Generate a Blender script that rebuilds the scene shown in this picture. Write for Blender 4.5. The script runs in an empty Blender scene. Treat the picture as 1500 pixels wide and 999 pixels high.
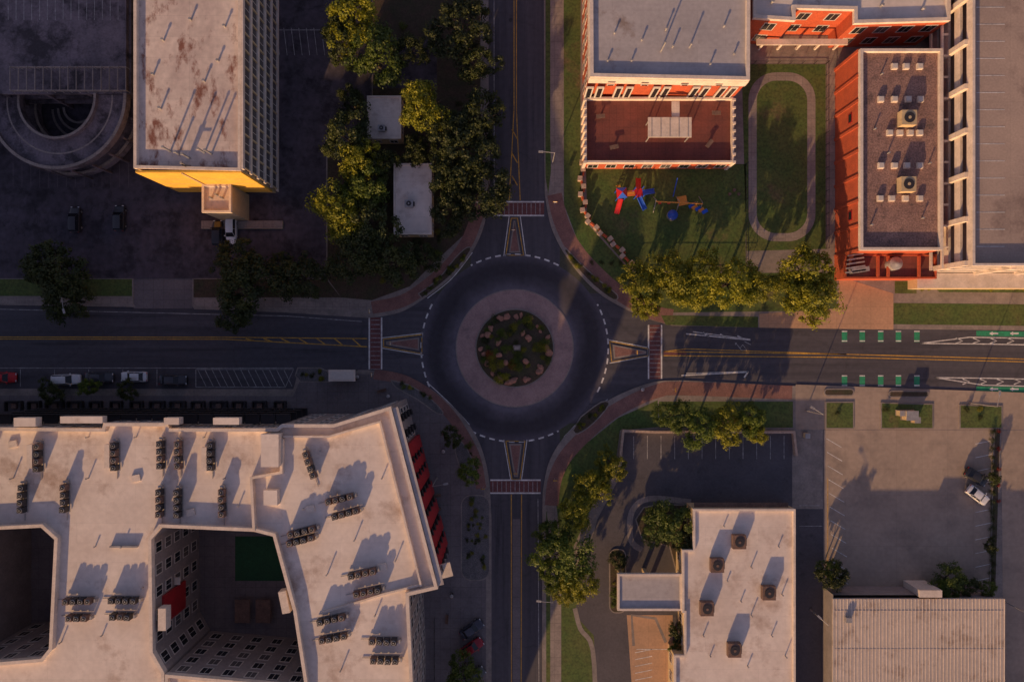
import bpy, math, random, bmesh
from mathutils import Vector, noise as mnoise
random.seed(7)
R=random.Random(11)
CAMH=120.0; S=0.12
def P(x,y,h=0.0):
    k=S*(CAMH-h)/CAMH
    return ((x-750)*k, -(y-499.5)*k)
def PP(l,h=0.0): return [P(x,y,h) for x,y in l]
def area(p):
    return 0.5*sum(p[i][0]*p[(i+1)%len(p)][1]-p[(i+1)%len(p)][0]*p[i][1] for i in range(len(p)))
def ccw(p): return list(p) if area(p)>0 else list(p)[::-1]
def offset(p,d):
    p=ccw(p); n=len(p); out=[]
    for i in range(n):
        a=Vector(p[i-1]);b=Vector(p[i]);c=Vector(p[(i+1)%n])
        u=(b-a).normalized(); v=(c-b).normalized()
        n1=Vector((u.y,-u.x)); n2=Vector((v.y,-v.x))
        m=(n1+n2)
        if m.length<1e-4: m=n1.copy()
        m.normalize()
        k=d/max(0.35,m.dot(n1))
        q=b+m*k; out.append((q.x,q.y))
    return out

# ---------------------------------------------------------------- materials
def mat(name,c1,c2=None,scale=0.15,fine=0.2,fscale=3.0,rough=0.9,bump=0.1,stain=None,sscale=0.3,sthr=0.55,swid=0.12,stretch=None,metal=0.0,joints=None,jdark=0.75,cracks=None,cdark=0.75):
    m=bpy.data.materials.new(name); m.use_nodes=True
    nt=m.node_tree; N=nt.nodes; L=nt.links
    b=N['Principled BSDF']; b.inputs['Roughness'].default_value=rough; b.inputs['Metallic'].default_value=metal
    if c2 is None: c2=tuple(v*0.8 for v in c1)
    tc=N.new('ShaderNodeTexCoord')
    vec=tc.outputs['Object']
    if stretch:
        mp=N.new('ShaderNodeMapping'); mp.inputs['Scale'].default_value=stretch
        L.new(vec,mp.inputs['Vector']); vec=mp.outputs['Vector']
    n1=N.new('ShaderNodeTexNoise'); n1.inputs['Scale'].default_value=scale; n1.inputs['Detail'].default_value=6; n1.inputs['Roughness'].default_value=0.65
    L.new(vec,n1.inputs['Vector'])
    r1=N.new('ShaderNodeMapRange'); r1.inputs['From Min'].default_value=0.35; r1.inputs['From Max'].default_value=0.65
    L.new(n1.outputs['Fac'],r1.inputs['Value'])
    mx=N.new('ShaderNodeMix'); mx.data_type='RGBA'
    mx.inputs['A'].default_value=(*c1,1); mx.inputs['B'].default_value=(*c2,1)
    L.new(r1.outputs['Result'],mx.inputs['Factor'])
    col=mx.outputs['Result']
    if stain:
        n3=N.new('ShaderNodeTexNoise'); n3.inputs['Scale'].default_value=sscale; n3.inputs['Detail'].default_value=9; n3.inputs['Roughness'].default_value=0.7
        mp3=N.new('ShaderNodeMapping'); mp3.inputs['Location'].default_value=(31,17,5)
        L.new(vec,mp3.inputs['Vector']); L.new(mp3.outputs['Vector'],n3.inputs['Vector'])
        r3=N.new('ShaderNodeMapRange'); r3.inputs['From Min'].default_value=sthr; r3.inputs['From Max'].default_value=sthr+swid
        L.new(n3.outputs['Fac'],r3.inputs['Value'])
        m3=N.new('ShaderNodeMix'); m3.data_type='RGBA'; m3.inputs['B'].default_value=(*stain,1)
        L.new(col,m3.inputs['A']); L.new(r3.outputs['Result'],m3.inputs['Factor']); col=m3.outputs['Result']
    n2=N.new('ShaderNodeTexNoise'); n2.inputs['Scale'].default_value=fscale; n2.inputs['Detail'].default_value=4
    L.new(tc.outputs['Object'],n2.inputs['Vector'])
    r2=N.new('ShaderNodeMapRange'); r2.inputs['From Min'].default_value=0.3; r2.inputs['From Max'].default_value=0.7
    r2.inputs['To Min'].default_value=1-fine; r2.inputs['To Max'].default_value=1+fine
    L.new(n2.outputs['Fac'],r2.inputs['Value'])
    fac=r2.outputs['Result']
    def mulf(sock):
        nonlocal fac
        q=N.new('ShaderNodeMath'); q.operation='MULTIPLY'; L.new(fac,q.inputs[0]); L.new(sock,q.inputs[1]); fac=q.outputs[0]
    if joints:
        br=N.new('ShaderNodeTexBrick'); br.inputs['Scale'].default_value=1.0; br.offset=0.0 if len(joints)<3 else 0.5
        br.inputs['Brick Width'].default_value=joints[0]; br.inputs['Row Height'].default_value=joints[1]; br.inputs['Mortar Size'].default_value=0.05; br.inputs['Mortar Smooth'].default_value=0.5
        br.inputs['Color1'].default_value=(1,1,1,1);br.inputs['Color2'].default_value=(.94,.94,.94,1);br.inputs['Mortar'].default_value=(jdark,jdark,jdark,1)
        L.new(tc.outputs['Object'],br.inputs['Vector']); mulf(br.outputs['Color'])
    if cracks:
        ds=N.new('ShaderNodeTexNoise'); ds.inputs['Scale'].default_value=0.5; ds.inputs['Detail'].default_value=4; L.new(tc.outputs['Object'],ds.inputs['Vector'])
        va=N.new('ShaderNodeVectorMath'); va.operation='MULTIPLY_ADD'; va.inputs[1].default_value=(4,4,0)
        L.new(ds.outputs['Color'],va.inputs[0]); L.new(tc.outputs['Object'],va.inputs[2])
        vo=N.new('ShaderNodeTexVoronoi'); vo.feature='DISTANCE_TO_EDGE'; vo.inputs['Scale'].default_value=cracks; L.new(va.outputs['Vector'],vo.inputs['Vector'])
        cr=N.new('ShaderNodeMapRange'); cr.inputs['From Min'].default_value=0.0; cr.inputs['From Max'].default_value=0.012; cr.inputs['To Min'].default_value=cdark; cr.inputs['To Max'].default_value=1.0
        L.new(vo.outputs['Distance'],cr.inputs['Value']); mulf(cr.outputs['Result'])
    m2=N.new('ShaderNodeVectorMath'); m2.operation='SCALE'
    L.new(col,m2.inputs[0]); L.new(fac,m2.inputs['Scale'])
    L.new(m2.outputs['Vector'],b.inputs['Base Color'])
    if bump:
        bp=N.new('ShaderNodeBump'); bp.inputs['Strength'].default_value=bump; bp.inputs['Distance'].default_value=0.05
        L.new(n2.outputs['Fac'],bp.inputs['Height']); L.new(bp.outputs['Normal'],b.inputs['Normal'])
    return m
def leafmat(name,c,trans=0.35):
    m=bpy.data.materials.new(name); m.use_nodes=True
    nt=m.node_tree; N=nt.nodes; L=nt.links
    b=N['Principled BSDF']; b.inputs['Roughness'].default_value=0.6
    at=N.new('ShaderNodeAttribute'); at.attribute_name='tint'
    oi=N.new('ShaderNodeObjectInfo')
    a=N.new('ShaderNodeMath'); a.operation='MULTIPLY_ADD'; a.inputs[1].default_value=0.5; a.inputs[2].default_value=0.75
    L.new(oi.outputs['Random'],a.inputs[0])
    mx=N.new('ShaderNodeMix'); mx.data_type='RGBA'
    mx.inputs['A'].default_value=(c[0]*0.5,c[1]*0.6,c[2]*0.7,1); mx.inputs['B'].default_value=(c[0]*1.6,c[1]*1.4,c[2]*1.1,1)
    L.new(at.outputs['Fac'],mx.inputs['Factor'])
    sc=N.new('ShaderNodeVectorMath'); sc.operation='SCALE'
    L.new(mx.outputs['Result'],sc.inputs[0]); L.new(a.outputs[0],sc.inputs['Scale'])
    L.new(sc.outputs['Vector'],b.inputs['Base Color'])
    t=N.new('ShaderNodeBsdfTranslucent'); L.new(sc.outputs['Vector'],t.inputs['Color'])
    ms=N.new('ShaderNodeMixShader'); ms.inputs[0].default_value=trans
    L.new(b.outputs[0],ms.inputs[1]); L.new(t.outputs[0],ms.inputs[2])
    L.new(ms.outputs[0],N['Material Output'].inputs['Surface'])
    return m
def simple(name,c,rough=0.5,metal=0.0,coat=0.0):
    m=bpy.data.materials.new(name); m.use_nodes=True
    nt=m.node_tree; N=nt.nodes; L=nt.links
    b=N['Principled BSDF']; b.inputs['Roughness'].default_value=rough; b.inputs['Metallic'].default_value=metal
    b.inputs['Coat Weight'].default_value=coat
    n=N.new('ShaderNodeTexNoise'); n.inputs['Scale'].default_value=2.5
    tc=N.new('ShaderNodeTexCoord'); L.new(tc.outputs['Object'],n.inputs['Vector'])
    mx=N.new('ShaderNodeMix'); mx.data_type='RGBA'; mx.inputs['A'].default_value=(*[v*0.85 for v in c],1); mx.inputs['B'].default_value=(*[min(1,v*1.1) for v in c],1)
    L.new(n.outputs['Fac'],mx.inputs['Factor']); L.new(mx.outputs['Result'],b.inputs['Base Color'])
    return m

M={}
M['terrain']=mat('terrain',(0.08,0.07,0.055),(0.06,0.07,0.035),scale=0.02)
AS=dict(fine=0.1,fscale=1.2,cracks=0.05,cdark=.82)
M['asphalt']=mat('asphalt_road',(0.09,0.082,0.094),(0.066,0.061,0.07),scale=0.08,stain=(0.048,0.045,0.052),sscale=0.25,sthr=0.6,**AS)
M['asphalt_ew']=mat('asphalt_road_ew',(0.1,0.091,0.103),(0.06,0.056,0.066),scale=1.0,stretch=(0.02,0.45,1),stain=(0.048,0.045,0.052),sscale=1.2,sthr=0.55,**AS)
M['asphalt_ns']=mat('asphalt_road_ns',(0.1,0.091,0.103),(0.06,0.056,0.066),scale=1.0,stretch=(0.45,0.02,1),stain=(0.048,0.045,0.052),sscale=1.2,sthr=0.55,**AS)
M['asphalt_dark']=mat('asphalt_old_lot',(0.095,0.077,0.096),(0.058,0.048,0.06),scale=0.12,fine=0.25,fscale=1.0,stain=(0.026,0.022,0.028),sscale=0.2,sthr=0.49,swid=0.15,cracks=0.1,cdark=.7)
M['asphalt_fresh']=mat('asphalt_fresh_lot',(0.105,0.094,0.104),(0.078,0.071,0.08),scale=0.1,fine=0.12,stain=(.06,.055,.062),sscale=.3,sthr=.57)
M['concrete_lot']=mat('concrete_lot',(0.42,0.32,0.245),(0.33,0.255,0.2),scale=0.06,fine=0.08,fscale=1.5,stain=(0.23,0.18,0.145),sscale=0.14,sthr=0.5,swid=0.25,joints=(4.5,4.5),jdark=.85)
M['concrete']=mat('sidewalk_concrete',(0.34,0.28,0.245),(0.23,0.19,0.17),scale=0.25,fine=0.12,joints=(1.5,1.5),jdark=.7)
M['forecourt']=mat('sunglow_tinted_concrete',(0.55,0.33,0.2),(0.45,0.28,0.17),scale=0.2,fine=0.1,joints=(3,3),jdark=.8)  # orange glow of low sun is painted into this concrete colour
M['kerb']=mat('kerb_concrete',(0.3,0.25,0.22),(0.2,0.17,0.15),scale=0.4,fine=0.12)
M['plaza']=mat('plaza_concrete',(0.2,0.17,0.17),(0.14,0.12,0.125),scale=0.15,fine=0.12,joints=(1.8,1.8),jdark=.7)
M['brickpave']=mat('brick_paving',(0.27,0.135,0.11),(0.19,0.095,0.082),scale=0.5,fine=0.2,fscale=5)
M['crossbrick']=mat('brick_crossing',(0.19,0.07,0.065),(0.13,0.052,0.052),scale=0.8,fine=0.25,fscale=4)
M['apron']=mat('apron_concrete',(0.38,0.255,0.23),(0.29,0.19,0.178),scale=0.4,fine=0.12,fscale=4,stain=(.2,.14,.135),sscale=.35,sthr=.55,swid=.2)
M['grass']=mat('grass',(0.06,0.105,0.022),(0.1,0.115,0.03),scale=0.2,fine=0.35,fscale=2.5,bump=0.3,stain=(0.15,0.11,0.05),sscale=0.12,sthr=0.58)
M['mulch']=mat('mulch_soil',(0.08,0.048,0.034),(0.045,0.045,0.02),scale=0.5,fine=0.35,fscale=4,bump=0.4)
M['gravel']=mat('gravel_bed',(0.16,0.145,0.145),(0.1,0.095,0.1),scale=0.8,fine=0.4,fscale=6,bump=0.5)
M['white']=mat('white_paint',(0.8,0.77,0.72),(0.5,0.47,0.45),scale=0.8,fine=0.2)
M['white_worn']=mat('worn_white_paint',(0.45,0.43,0.41),(0.2,0.19,0.19),scale=0.9,fine=0.3)
M['yellow']=mat('yellow_paint',(0.7,0.38,0.05),(0.4,0.23,0.05),scale=0.6,fine=0.3)
M['green']=mat('green_bike_paint',(0.03,0.32,0.15),(0.03,0.22,0.11),scale=0.8,fine=0.2)
M['roofw']=mat('white_roof_membrane',(0.8,0.7,0.62),(0.64,0.54,0.47),scale=0.1,fine=0.06,fscale=1.2,stain=(0.42,0.3,0.235),sscale=0.12,sthr=0.54,swid=0.16,bump=0.03,joints=(9,3,1),jdark=.9)
M['roofoff']=mat('stained_office_roof',(0.76,0.64,0.55),(0.54,0.43,0.38),scale=0.12,fine=0.1,fscale=1.2,stain=(0.24,0.1,0.07),sscale=0.3,sthr=0.52,swid=0.1,stretch=(1,0.5,1),joints=(40,3.2),jdark=.85)
M['roofgrey']=mat('grey_roof_membrane',(0.48,0.44,0.43),(0.38,0.35,0.35),scale=0.1,fine=0.08,fscale=1.5,stain=(0.28,0.22,0.19),sscale=0.15,sthr=0.58,joints=(9,3,1),jdark=.88)
M['roofgravel']=mat('ballast_gravel_roof',(0.33,0.195,0.155),(0.22,0.13,0.11),scale=0.35,fine=0.4,fscale=4,bump=0.5,stain=(0.13,0.085,0.075),sscale=0.3,sthr=0.54)
M['deckred']=mat('terrace_red_deck',(0.22,0.065,0.05),(0.15,0.05,0.042),scale=0.3,fine=0.12,joints=(1.2,1.2),jdark=.75)
M['parapet']=mat('parapet_coping',(0.74,0.63,0.54),(0.58,0.49,0.41),scale=0.5,fine=0.08)
M['cream']=mat('cream_stucco',(0.58,0.44,0.25),(0.48,0.36,0.21),scale=0.4,fine=0.08)
M['yellowwall']=mat('yellow_stucco',(0.8,0.46,0.06),(0.7,0.39,0.055),scale=0.4,fine=0.1)
M['greywall']=mat('grey_panel_wall',(0.3,0.255,0.24),(0.22,0.19,0.185),scale=0.4,fine=0.1)
M['redbrick']=mat('red_brick_wall',(0.5,0.095,0.035),(0.38,0.072,0.03),scale=0.6,fine=0.2,fscale=6)
M['redpanel']=mat('red_metal_panel',(0.42,0.02,0.025),(0.32,0.015,0.02),scale=0.5,fine=0.08,rough=0.5)
M['glass']=simple('window_glass',(0.02,0.022,0.028),0.15)
M['blinds']=simple('window_with_blinds',(0.11,0.1,0.1),0.25)
M['frame']=simple('white_window_frame',(0.6,0.54,0.48),0.6)
M['dark']=simple('dark_metal',(0.045,0.04,0.042),0.5,0.3)
M['black']=simple('black_rubber',(0.015,0.015,0.015),0.8)
M['metal']=mat('galvanised_metal',(0.42,0.4,0.39),(0.3,0.28,0.27),scale=0.8,fine=0.1,rough=0.5,metal=0.3)
M['rust']=mat('rusty_metal',(0.2,0.12,0.09),(0.13,0.08,0.065),scale=1.0,fine=0.2)
M['seam']=mat('standing_seam_roof',(0.55,0.46,0.39),(0.45,0.38,0.33),scale=0.1,fine=0.05,rough=0.55,stain=(0.3,0.225,0.18),sscale=0.2,sthr=0.53)
M['stone']=mat('limestone_block',(0.5,0.36,0.27),(0.38,0.27,0.21),scale=1.0,fine=0.2)
M['boulder']=mat('sandstone_boulder',(0.42,0.2,0.13),(0.28,0.14,0.1),scale=1.5,fine=0.25)
M['bark']=mat('tree_bark',(0.09,0.065,0.045),(0.05,0.04,0.03),scale=2,fine=0.3)
M['leafA']=leafmat('leaf_green',(0.085,0.13,0.016))
M['leafB']=leafmat('leaf_olive',(0.19,0.205,0.012))
M['leafC']=leafmat('leaf_deep',(0.045,0.062,0.014))
M['leafR']=leafmat('leaf_red',(0.25,0.03,0.02))
M['garage']=mat('garage_deck_concrete',(0.44,0.33,0.265),(0.35,0.265,0.22),scale=0.1,fine=0.1,stain=(0.25,0.18,0.15),sscale=0.1,sthr=0.52,joints=(6,12),jdark=.85)
M['rampdark']=mat('old_ramp_concrete',(0.2,0.16,0.18),(0.11,0.092,0.108),scale=0.2,fine=0.2,stain=(0.045,0.037,0.044),sscale=0.18,sthr=0.48,swid=0.12)
M['blue']=simple('blue_plastic',(0.02,0.1,0.55),0.4)
M['red']=simple('red_plastic',(0.6,0.02,0.02),0.4)
M['orange']=simple('orange_plastic',(0.75,0.28,0.04),0.4)
M['tail']=simple('tail_light',(0.4,0.01,0.01),0.3)
M['head']=simple('head_light',(0.7,0.7,0.7),0.2)
M['turf']=mat('artificial_turf',(0.02,0.09,0.035),(0.018,0.07,0.03),fine=0.15)

def ringmat():
    m=mat('asphalt_circulating_lane',(0.08,0.074,0.086),(0.062,0.057,0.067),scale=0.12,fine=0.12,fscale=1.2)
    nt=m.node_tree;N=nt.nodes;L=nt.links;b=N['Principled BSDF']
    src=b.inputs['Base Color'].links[0].from_socket
    tc=N.new('ShaderNodeTexCoord'); ln=N.new('ShaderNodeVectorMath'); ln.operation='LENGTH'
    ns=N.new('ShaderNodeTexNoise'); ns.inputs['Scale'].default_value=0.12; ns.inputs['Detail'].default_value=3
    L.new(tc.outputs['Object'],ns.inputs['Vector'])
    L.new(tc.outputs['Object'],ln.inputs[0])
    ad=N.new('ShaderNodeMath'); ad.operation='MULTIPLY_ADD'; ad.inputs[1].default_value=2.8
    L.new(ns.outputs['Fac'],ad.inputs[0]); L.new(ln.outputs['Value'],ad.inputs[2])
    dv=N.new('ShaderNodeMath'); dv.operation='DIVIDE'; dv.inputs[1].default_value=20.0; L.new(ad.outputs[0],dv.inputs[0])
    cr=N.new('ShaderNodeValToRGB'); e=cr.color_ramp.elements
    e[0].position=0.50; e[0].color=(1.5,1.45,1.5,1); e[1].position=1.0; e[1].color=(1.1,1.1,1.1,1)
    for p,v in ((0.595,1.9),(0.65,1.15),(0.73,0.6),(0.81,0.66),(0.87,1.25),(0.93,2.0)):
        x=cr.color_ramp.elements.new(p); x.color=(v,v*0.97,v,1)
    L.new(dv.outputs[0],cr.inputs['Fac'])
    mu=N.new('ShaderNodeVectorMath'); mu.operation='MULTIPLY'; L.new(src,mu.inputs[0]); L.new(cr.outputs['Color'],mu.inputs[1])
    L.new(mu.outputs['Vector'],b.inputs['Base Color'])
    return m
M['ring']=ringmat()

# ---------------------------------------------------------------- mesh builder
class MB:
    def __init__(s): s.v=[];s.f=[];s.fm=[];s.m=[];s.sm=[]
    def mi(s,k):
        if k not in s.m: s.m.append(k)
        return s.m.index(k)
    def face(s,pts,k,smooth=False):
        b=len(s.v); s.v.extend([tuple(p) for p in pts]); s.f.append(tuple(range(b,b+len(pts)))); s.fm.append(s.mi(k)); s.sm.append(smooth)
    def sheet(s,poly,z,k):
        s.face([(x,y,z) for x,y in ccw(poly)],k)
    def prism(s,poly,z0,z1,side,top=None,bottom=False):
        p=ccw(poly);n=len(p)
        for i in range(n):
            a=p[i];b=p[(i+1)%n]
            s.face([(a[0],a[1],z0),(b[0],b[1],z0),(b[0],b[1],z1),(a[0],a[1],z1)],side)
        if top: s.face([(x,y,z1) for x,y in p],top)
        if bottom: s.face([(x,y,z0) for x,y in p[::-1]],side)
    def ring(s,po,pi,z0,z1,k):
        n=len(po)
        for i in range(n):
            j=(i+1)%n
            a,b,c,d=po[i],po[j],pi[j],pi[i]
            s.face([(a[0],a[1],z1),(b[0],b[1],z1),(c[0],c[1],z1),(d[0],d[1],z1)],k)
            s.face([(a[0],a[1],z0),(b[0],b[1],z0),(b[0],b[1],z1),(a[0],a[1],z1)],k)
            s.face([(d[0],d[1],z1),(c[0],c[1],z1),(c[0],c[1],z0),(d[0],d[1],z0)],k)
    def box(s,cx,cy,cz,sx,sy,sz,k,a=0.0,top=None):
        ca,sa=math.cos(a),math.sin(a)
        p=[(cx+ca*u-sa*v,cy+sa*u+ca*v) for u,v in ((-sx/2,-sy/2),(sx/2,-sy/2),(sx/2,sy/2),(-sx/2,sy/2))]
        s.prism(p,cz-sz/2,cz+sz/2,k,top or k,True)
    def cyl(s,x,y,z0,z1,r0,r1,k,n=12,cap=True):
        a=[(x+r0*math.cos(2*math.pi*i/n),y+r0*math.sin(2*math.pi*i/n),z0) for i in range(n)]
        b=[(x+r1*math.cos(2*math.pi*i/n),y+r1*math.sin(2*math.pi*i/n),z1) for i in range(n)]
        for i in range(n):
            j=(i+1)%n; s.face([a[i],a[j],b[j],b[i]],k)
        if cap: s.face(b,k)
    def tube(s,p,q,r0,r1,k,n=6):
        p=Vector(p);q=Vector(q);d=(q-p).normalized()
        u=d.orthogonal().normalized(); w=d.cross(u)
        a=[p+(u*math.cos(2*math.pi*i/n)+w*math.sin(2*math.pi*i/n))*r0 for i in range(n)]
        b=[q+(u*math.cos(2*math.pi*i/n)+w*math.sin(2*math.pi*i/n))*r1 for i in range(n)]
        for i in range(n):
            j=(i+1)%n; s.face([a[i],a[j],b[j],b[i]],k)
        s.face(b,k); s.face(a[::-1],k)
    def line(s,pts,w,z,k,dash=None,gap=None):
        pts=[Vector(p) for p in pts]
        if dash:
            segs=[];on=True;need=dash
            for i in range(len(pts)-1):
                a,b=pts[i],pts[i+1];L=(b-a).length;t=0
                if L<1e-6: continue
                while t<L-1e-6:
                    st=min(need,L-t)
                    if on: segs.append((a+(b-a)*(t/L),a+(b-a)*((t+st)/L)))
                    t+=st;need-=st
                    if need<1e-6: on=not on;need=dash if on else gap
            for a,b in segs: s.line([a,b],w,z,k)
            return
        n=len(pts);L_=[];R_=[]
        for i in range(n):
            if i==0: d=pts[1]-pts[0]
            elif i==n-1: d=pts[-1]-pts[-2]
            else: d=(pts[i+1]-pts[i]).normalized()+(pts[i]-pts[i-1]).normalized()
            d.normalize(); nn=Vector((-d.y,d.x))*w/2
            L_.append(pts[i]+nn);R_.append(pts[i]-nn)
        for i in range(n-1):
            s.face([(R_[i].x,R_[i].y,z),(R_[i+1].x,R_[i+1].y,z),(L_[i+1].x,L_[i+1].y,z),(L_[i].x,L_[i].y,z)],k)
    def build(s,name,parent=None,origin=None):
        me=bpy.data.meshes.new(name)
        o=origin or (0,0,0)
        if parent is not None: o=tuple(parent.location)
        me.from_pydata([(x-o[0],y-o[1],z-o[2]) for x,y,z in s.v],[],s.f)
        for k in s.m: me.materials.append(M[k])
        me.polygons.foreach_set('material_index',s.fm)
        me.polygons.foreach_set('use_smooth',s.sm)
        me.update()
        ob=bpy.data.objects.new(name,me); bpy.context.collection.objects.link(ob)
        if parent is not None: ob.parent=parent
        else: ob.location=o
        return ob
def empty(name,x,y,z=0):
    e=bpy.data.objects.new(name,None); e.location=(x,y,z); bpy.context.collection.objects.link(e); return e
def sm(pts,n=6):
    out=[];L=len(pts)
    for i in range(L-1):
        p0=pts[max(i-1,0)];p1=pts[i];p2=pts[i+1];p3=pts[min(i+2,L-1)]
        for t in range(n):
            u=t/n
            out.append(tuple(0.5*((2*p1[k])+(-p0[k]+p2[k])*u+(2*p0[k]-5*p1[k]+4*p2[k]-p3[k])*u*u+(-p0[k]+3*p1[k]-3*p2[k]+p3[k])*u**3) for k in (0,1)))
    out.append(pts[-1]); return out
def sheet(name,pts,z,k,h=0.0):
    b=MB(); b.sheet(PP(pts,h),z,k); return b.build(name)

# ---------------------------------------------------------------- ground and roads
b=MB(); b.sheet([(-2500,-2500),(2500,-2500),(2500,2500),(-2500,2500)],0,'terrain'); b.build('ground')
b=MB()
b.sheet(PP([(-1500,430),(690,430),(690,590),(-1500,590)]),0.010,'asphalt_ew')
b.sheet(PP([(820,430),(2900,430),(2900,620),(820,620)]),0.010,'asphalt_ew')
b.sheet(PP([(690,429),(820,429),(820,591),(690,591)]),0.010,'asphalt')
b.sheet(PP([(690,-1200),(820,-1200),(820,429),(690,429)]),0.010,'asphalt_ns')
b.sheet(PP([(690,591),(820,591),(820,2300),(690,2300)]),0.010,'asphalt_ns')
b.build('road')
CX,CY=P(754,510)
def circ(r,n=96,cx=CX,cy=CY): return [(cx+r*math.cos(2*math.pi*i/n),cy+r*math.sin(2*math.pi*i/n)) for i in range(n)]
b=MB()
ro=circ(136*S);ri=circ(80*S)
n=96
for i in range(n):
    j=(i+1)%n
    b.face([(*ro[i],0.014),(*ro[j],0.014),(*ri[j],0.014),(*ri[i],0.014)],'ring')
b.build('roundabout_road',origin=(CX,CY,0))

nw=[(-1500,445),(0,447),(200,450),(196,446),(196,404),(282,404),(282,448),(285,453),(420,458)]+sm([(540,466),(585,458),(622,437),(660,408),(688,375),(706,340),(715,300),(718,240)],5)+[(716,150),(712,-1200),(-1500,-1200)]
ne=[(795,-1200),(797,200)]+sm([(798,285),(808,335),(832,380),(868,422),(905,447),(950,467),(985,477)],5)+[(1110,480),(1500,484),(2900,490),(2900,-1200)]
se=[(795,2300),(794,780)]+sm([(795,720),(803,680),(822,645),(850,617),(885,590),(920,572),(960,559),(1000,557)],5)+[(1160,565),(1500,577),(2900,610),(2900,2300)]
sw=[(-1500,566),(430,570),(438,541)]+sm([(540,542),(585,549),(625,566),(660,592),(687,622),(705,655),(716,700),(720,760)],5)+[(720,2300),(-1500,2300)]
for nm,pl in (('pavement',nw),('pavement',ne),('pavement',se),('pavement',sw)):
    b=MB(); p=PP(pl); b.prism(p,0,0.13,'kerb','kerb')
    b.build(nm)
Z1,Z2,Z3,Z4=0.134,0.138,0.142,0.146
# NW block
sheet('parking_lot',[(-1400,-1100),(540,-1100),(545,20),(545,200),(478,230),(478,408),(-1400,408)],Z1,'asphalt_dark')
sheet('grass_verge',[(-1400,409),(194,409),(194,434),(-1400,432)],Z1,'grass')
sheet('grass_verge',[(284,409),(478,409),(500,436),(284,436)],Z1,'mulch')
sheet('sidewalk',[(-1400,434),(192,436),(192,445),(-1400,443)],Z2,'concrete')
sheet('sidewalk',[(286,438),(545,444),(542,455),(286,448)],Z2,'concrete')
sheet('planting_ground',[(546,-1100),(702,-1100),(704,200),(703,300),(690,335),(650,372),(600,420),(545,440),(500,436),(480,408),(480,232),(546,205)],Z1,'mulch')
b=MB(); b.line(PP(sm([(545,451),(590,441),(630,415),(662,385),(684,355),(698,320),(709,290)],5)),2.2,Z3,'brickpave'); b.build('brick_path')
sheet('driveway',[(190,404.5),(285,404.5),(282,452),(196,452)],0.03,'plaza')
b=MB(); b.sheet(PP([(546,55),(640,60),(640,130),(546,130)]),Z2,'asphalt_dark'); b.build('parking_bay')
# NE block
sheet('grass_verge',[(799,-1100),(806,-1100),(807,250),(803,285),(799,260)],Z1,'grass')
sheet('grass_verge',[(824,-1100),(853,-1100),(850,240),(858,325),(925,400),(1225,400),(1225,455),(975,458),(930,432),(880,398),(845,350),(826,300)],Z1,'grass')
sheet('sidewalk',[(806,-1100),(823,-1100),(823,200),(825,290),(808,290),(806,200)],Z2,'concrete')
b=MB(); b.line(PP(sm([(812,285),(822,325),(842,365),(878,405),(915,435),(958,458),(985,464)],5)),2.6,Z3,'brickpave'); b.build('brick_path')
sheet('playground_lawn',[(858,241),(1092,241),(1092,398),(926,398),(860,322)],Z2,'grass')
sheet('track_lawn',[(1086,95),(1209,95),(1209,365),(1093,368)],Z2,'grass')
sheet('sidewalk',[(1210,60),(1227,60),(1227,400),(1210,400)],Z2,'concrete')
sheet('forecourt',[(1228,405),(1308,430),(1308,483),(1112,480),(1112,460),(1228,452)],Z3,'forecourt')
sheet('grass_verge',[(968,462),(1110,464),(1110,480),(975,476)],Z4,'grass')
for pl in ([(1308,444),(1700,448),(1700,480),(1308,475)],[(1350,400),(1700,405),(1700,430),(1375,428)],[(1310,412),(1342,412),(1342,430),(1310,430)]):
    sheet('grass_verge',pl,Z3,'grass')
def stadium(x0,x1,y0,y1,r,n=10):
    pts=[]
    for cx,cy,a0 in ((x1-r,y1-r,0),(x0+r,y1-r,90),(x0+r,y0+r,180),(x1-r,y0+r,270)):
        for i in range(n+1):
            a=math.radians(a0+90*i/n); pts.append((cx+r*math.cos(a),cy+r*math.sin(a)))
    return pts
po=PP(stadium(1096,1194,107,354,40));pi=PP(stadium(1108,1182,119,342,29))
b=MB()
for i in range(len(po)):
    j=(i+1)%len(po); b.face([(*po[j],Z3),(*po[i],Z3),(*pi[i],Z3),(*pi[j],Z3)],'concrete')
b.build('running_track')
# SE block
b=MB(); b.line(PP(sm([(808,740),(812,705),(826,672),(852,642),(888,610),(925,588),(965,572),(1000,569),(1160,575)],5)),2.4,Z3,'brickpave'); b.build('brick_path')
sheet('grass_verge',[(800,750),(820,700),(845,660),(905,612),(963,586),(965,625),(908,630),(900,690),(870,735),(840,800),(850,900),(870,930),(875,1100),(800,1100)],Z1,'grass')
sheet('sidewalk',[(800,740),(815,740),(822,800),(822,1100),(806,1100),(806,800)],Z2,'concrete')
sheet('grass_verge',[(965,588),(1161,588),(1161,626),(965,626)],Z2,'grass')
sheet('parking_lot',[(912,634),(1160,634),(1160,745),(1205,745),(1205,590),(1166,588),(1166,566),(1230,568),(1222,860),(1222,1100),(1165,1100),(876,1100),(870,930),(842,900),(850,850),(875,760),(912,690)],Z3,'asphalt_fresh')
sheet('driveway',[(1165,563),(1500,575),(1500,629),(1165,629)],Z4,'concrete_lot')
sheet('concrete_parking_lot',[(1206,629.5),(1453,629.5),(1448,862),(1206,862)],Z4,'concrete_lot')
sheet('concrete_parking_lot',[(1466,630),(1800,630),(1800,1100),(1470,1100)],Z4,'concrete_lot')
def curbed(name,pl,top,kz=0.15):
    b=MB(); p=PP(pl); b.prism(p,0.1,0.13+kz,'kerb','kerb'); b.sheet(offset(p,-0.2),0.134+kz,top); return b.build(name)
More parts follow.
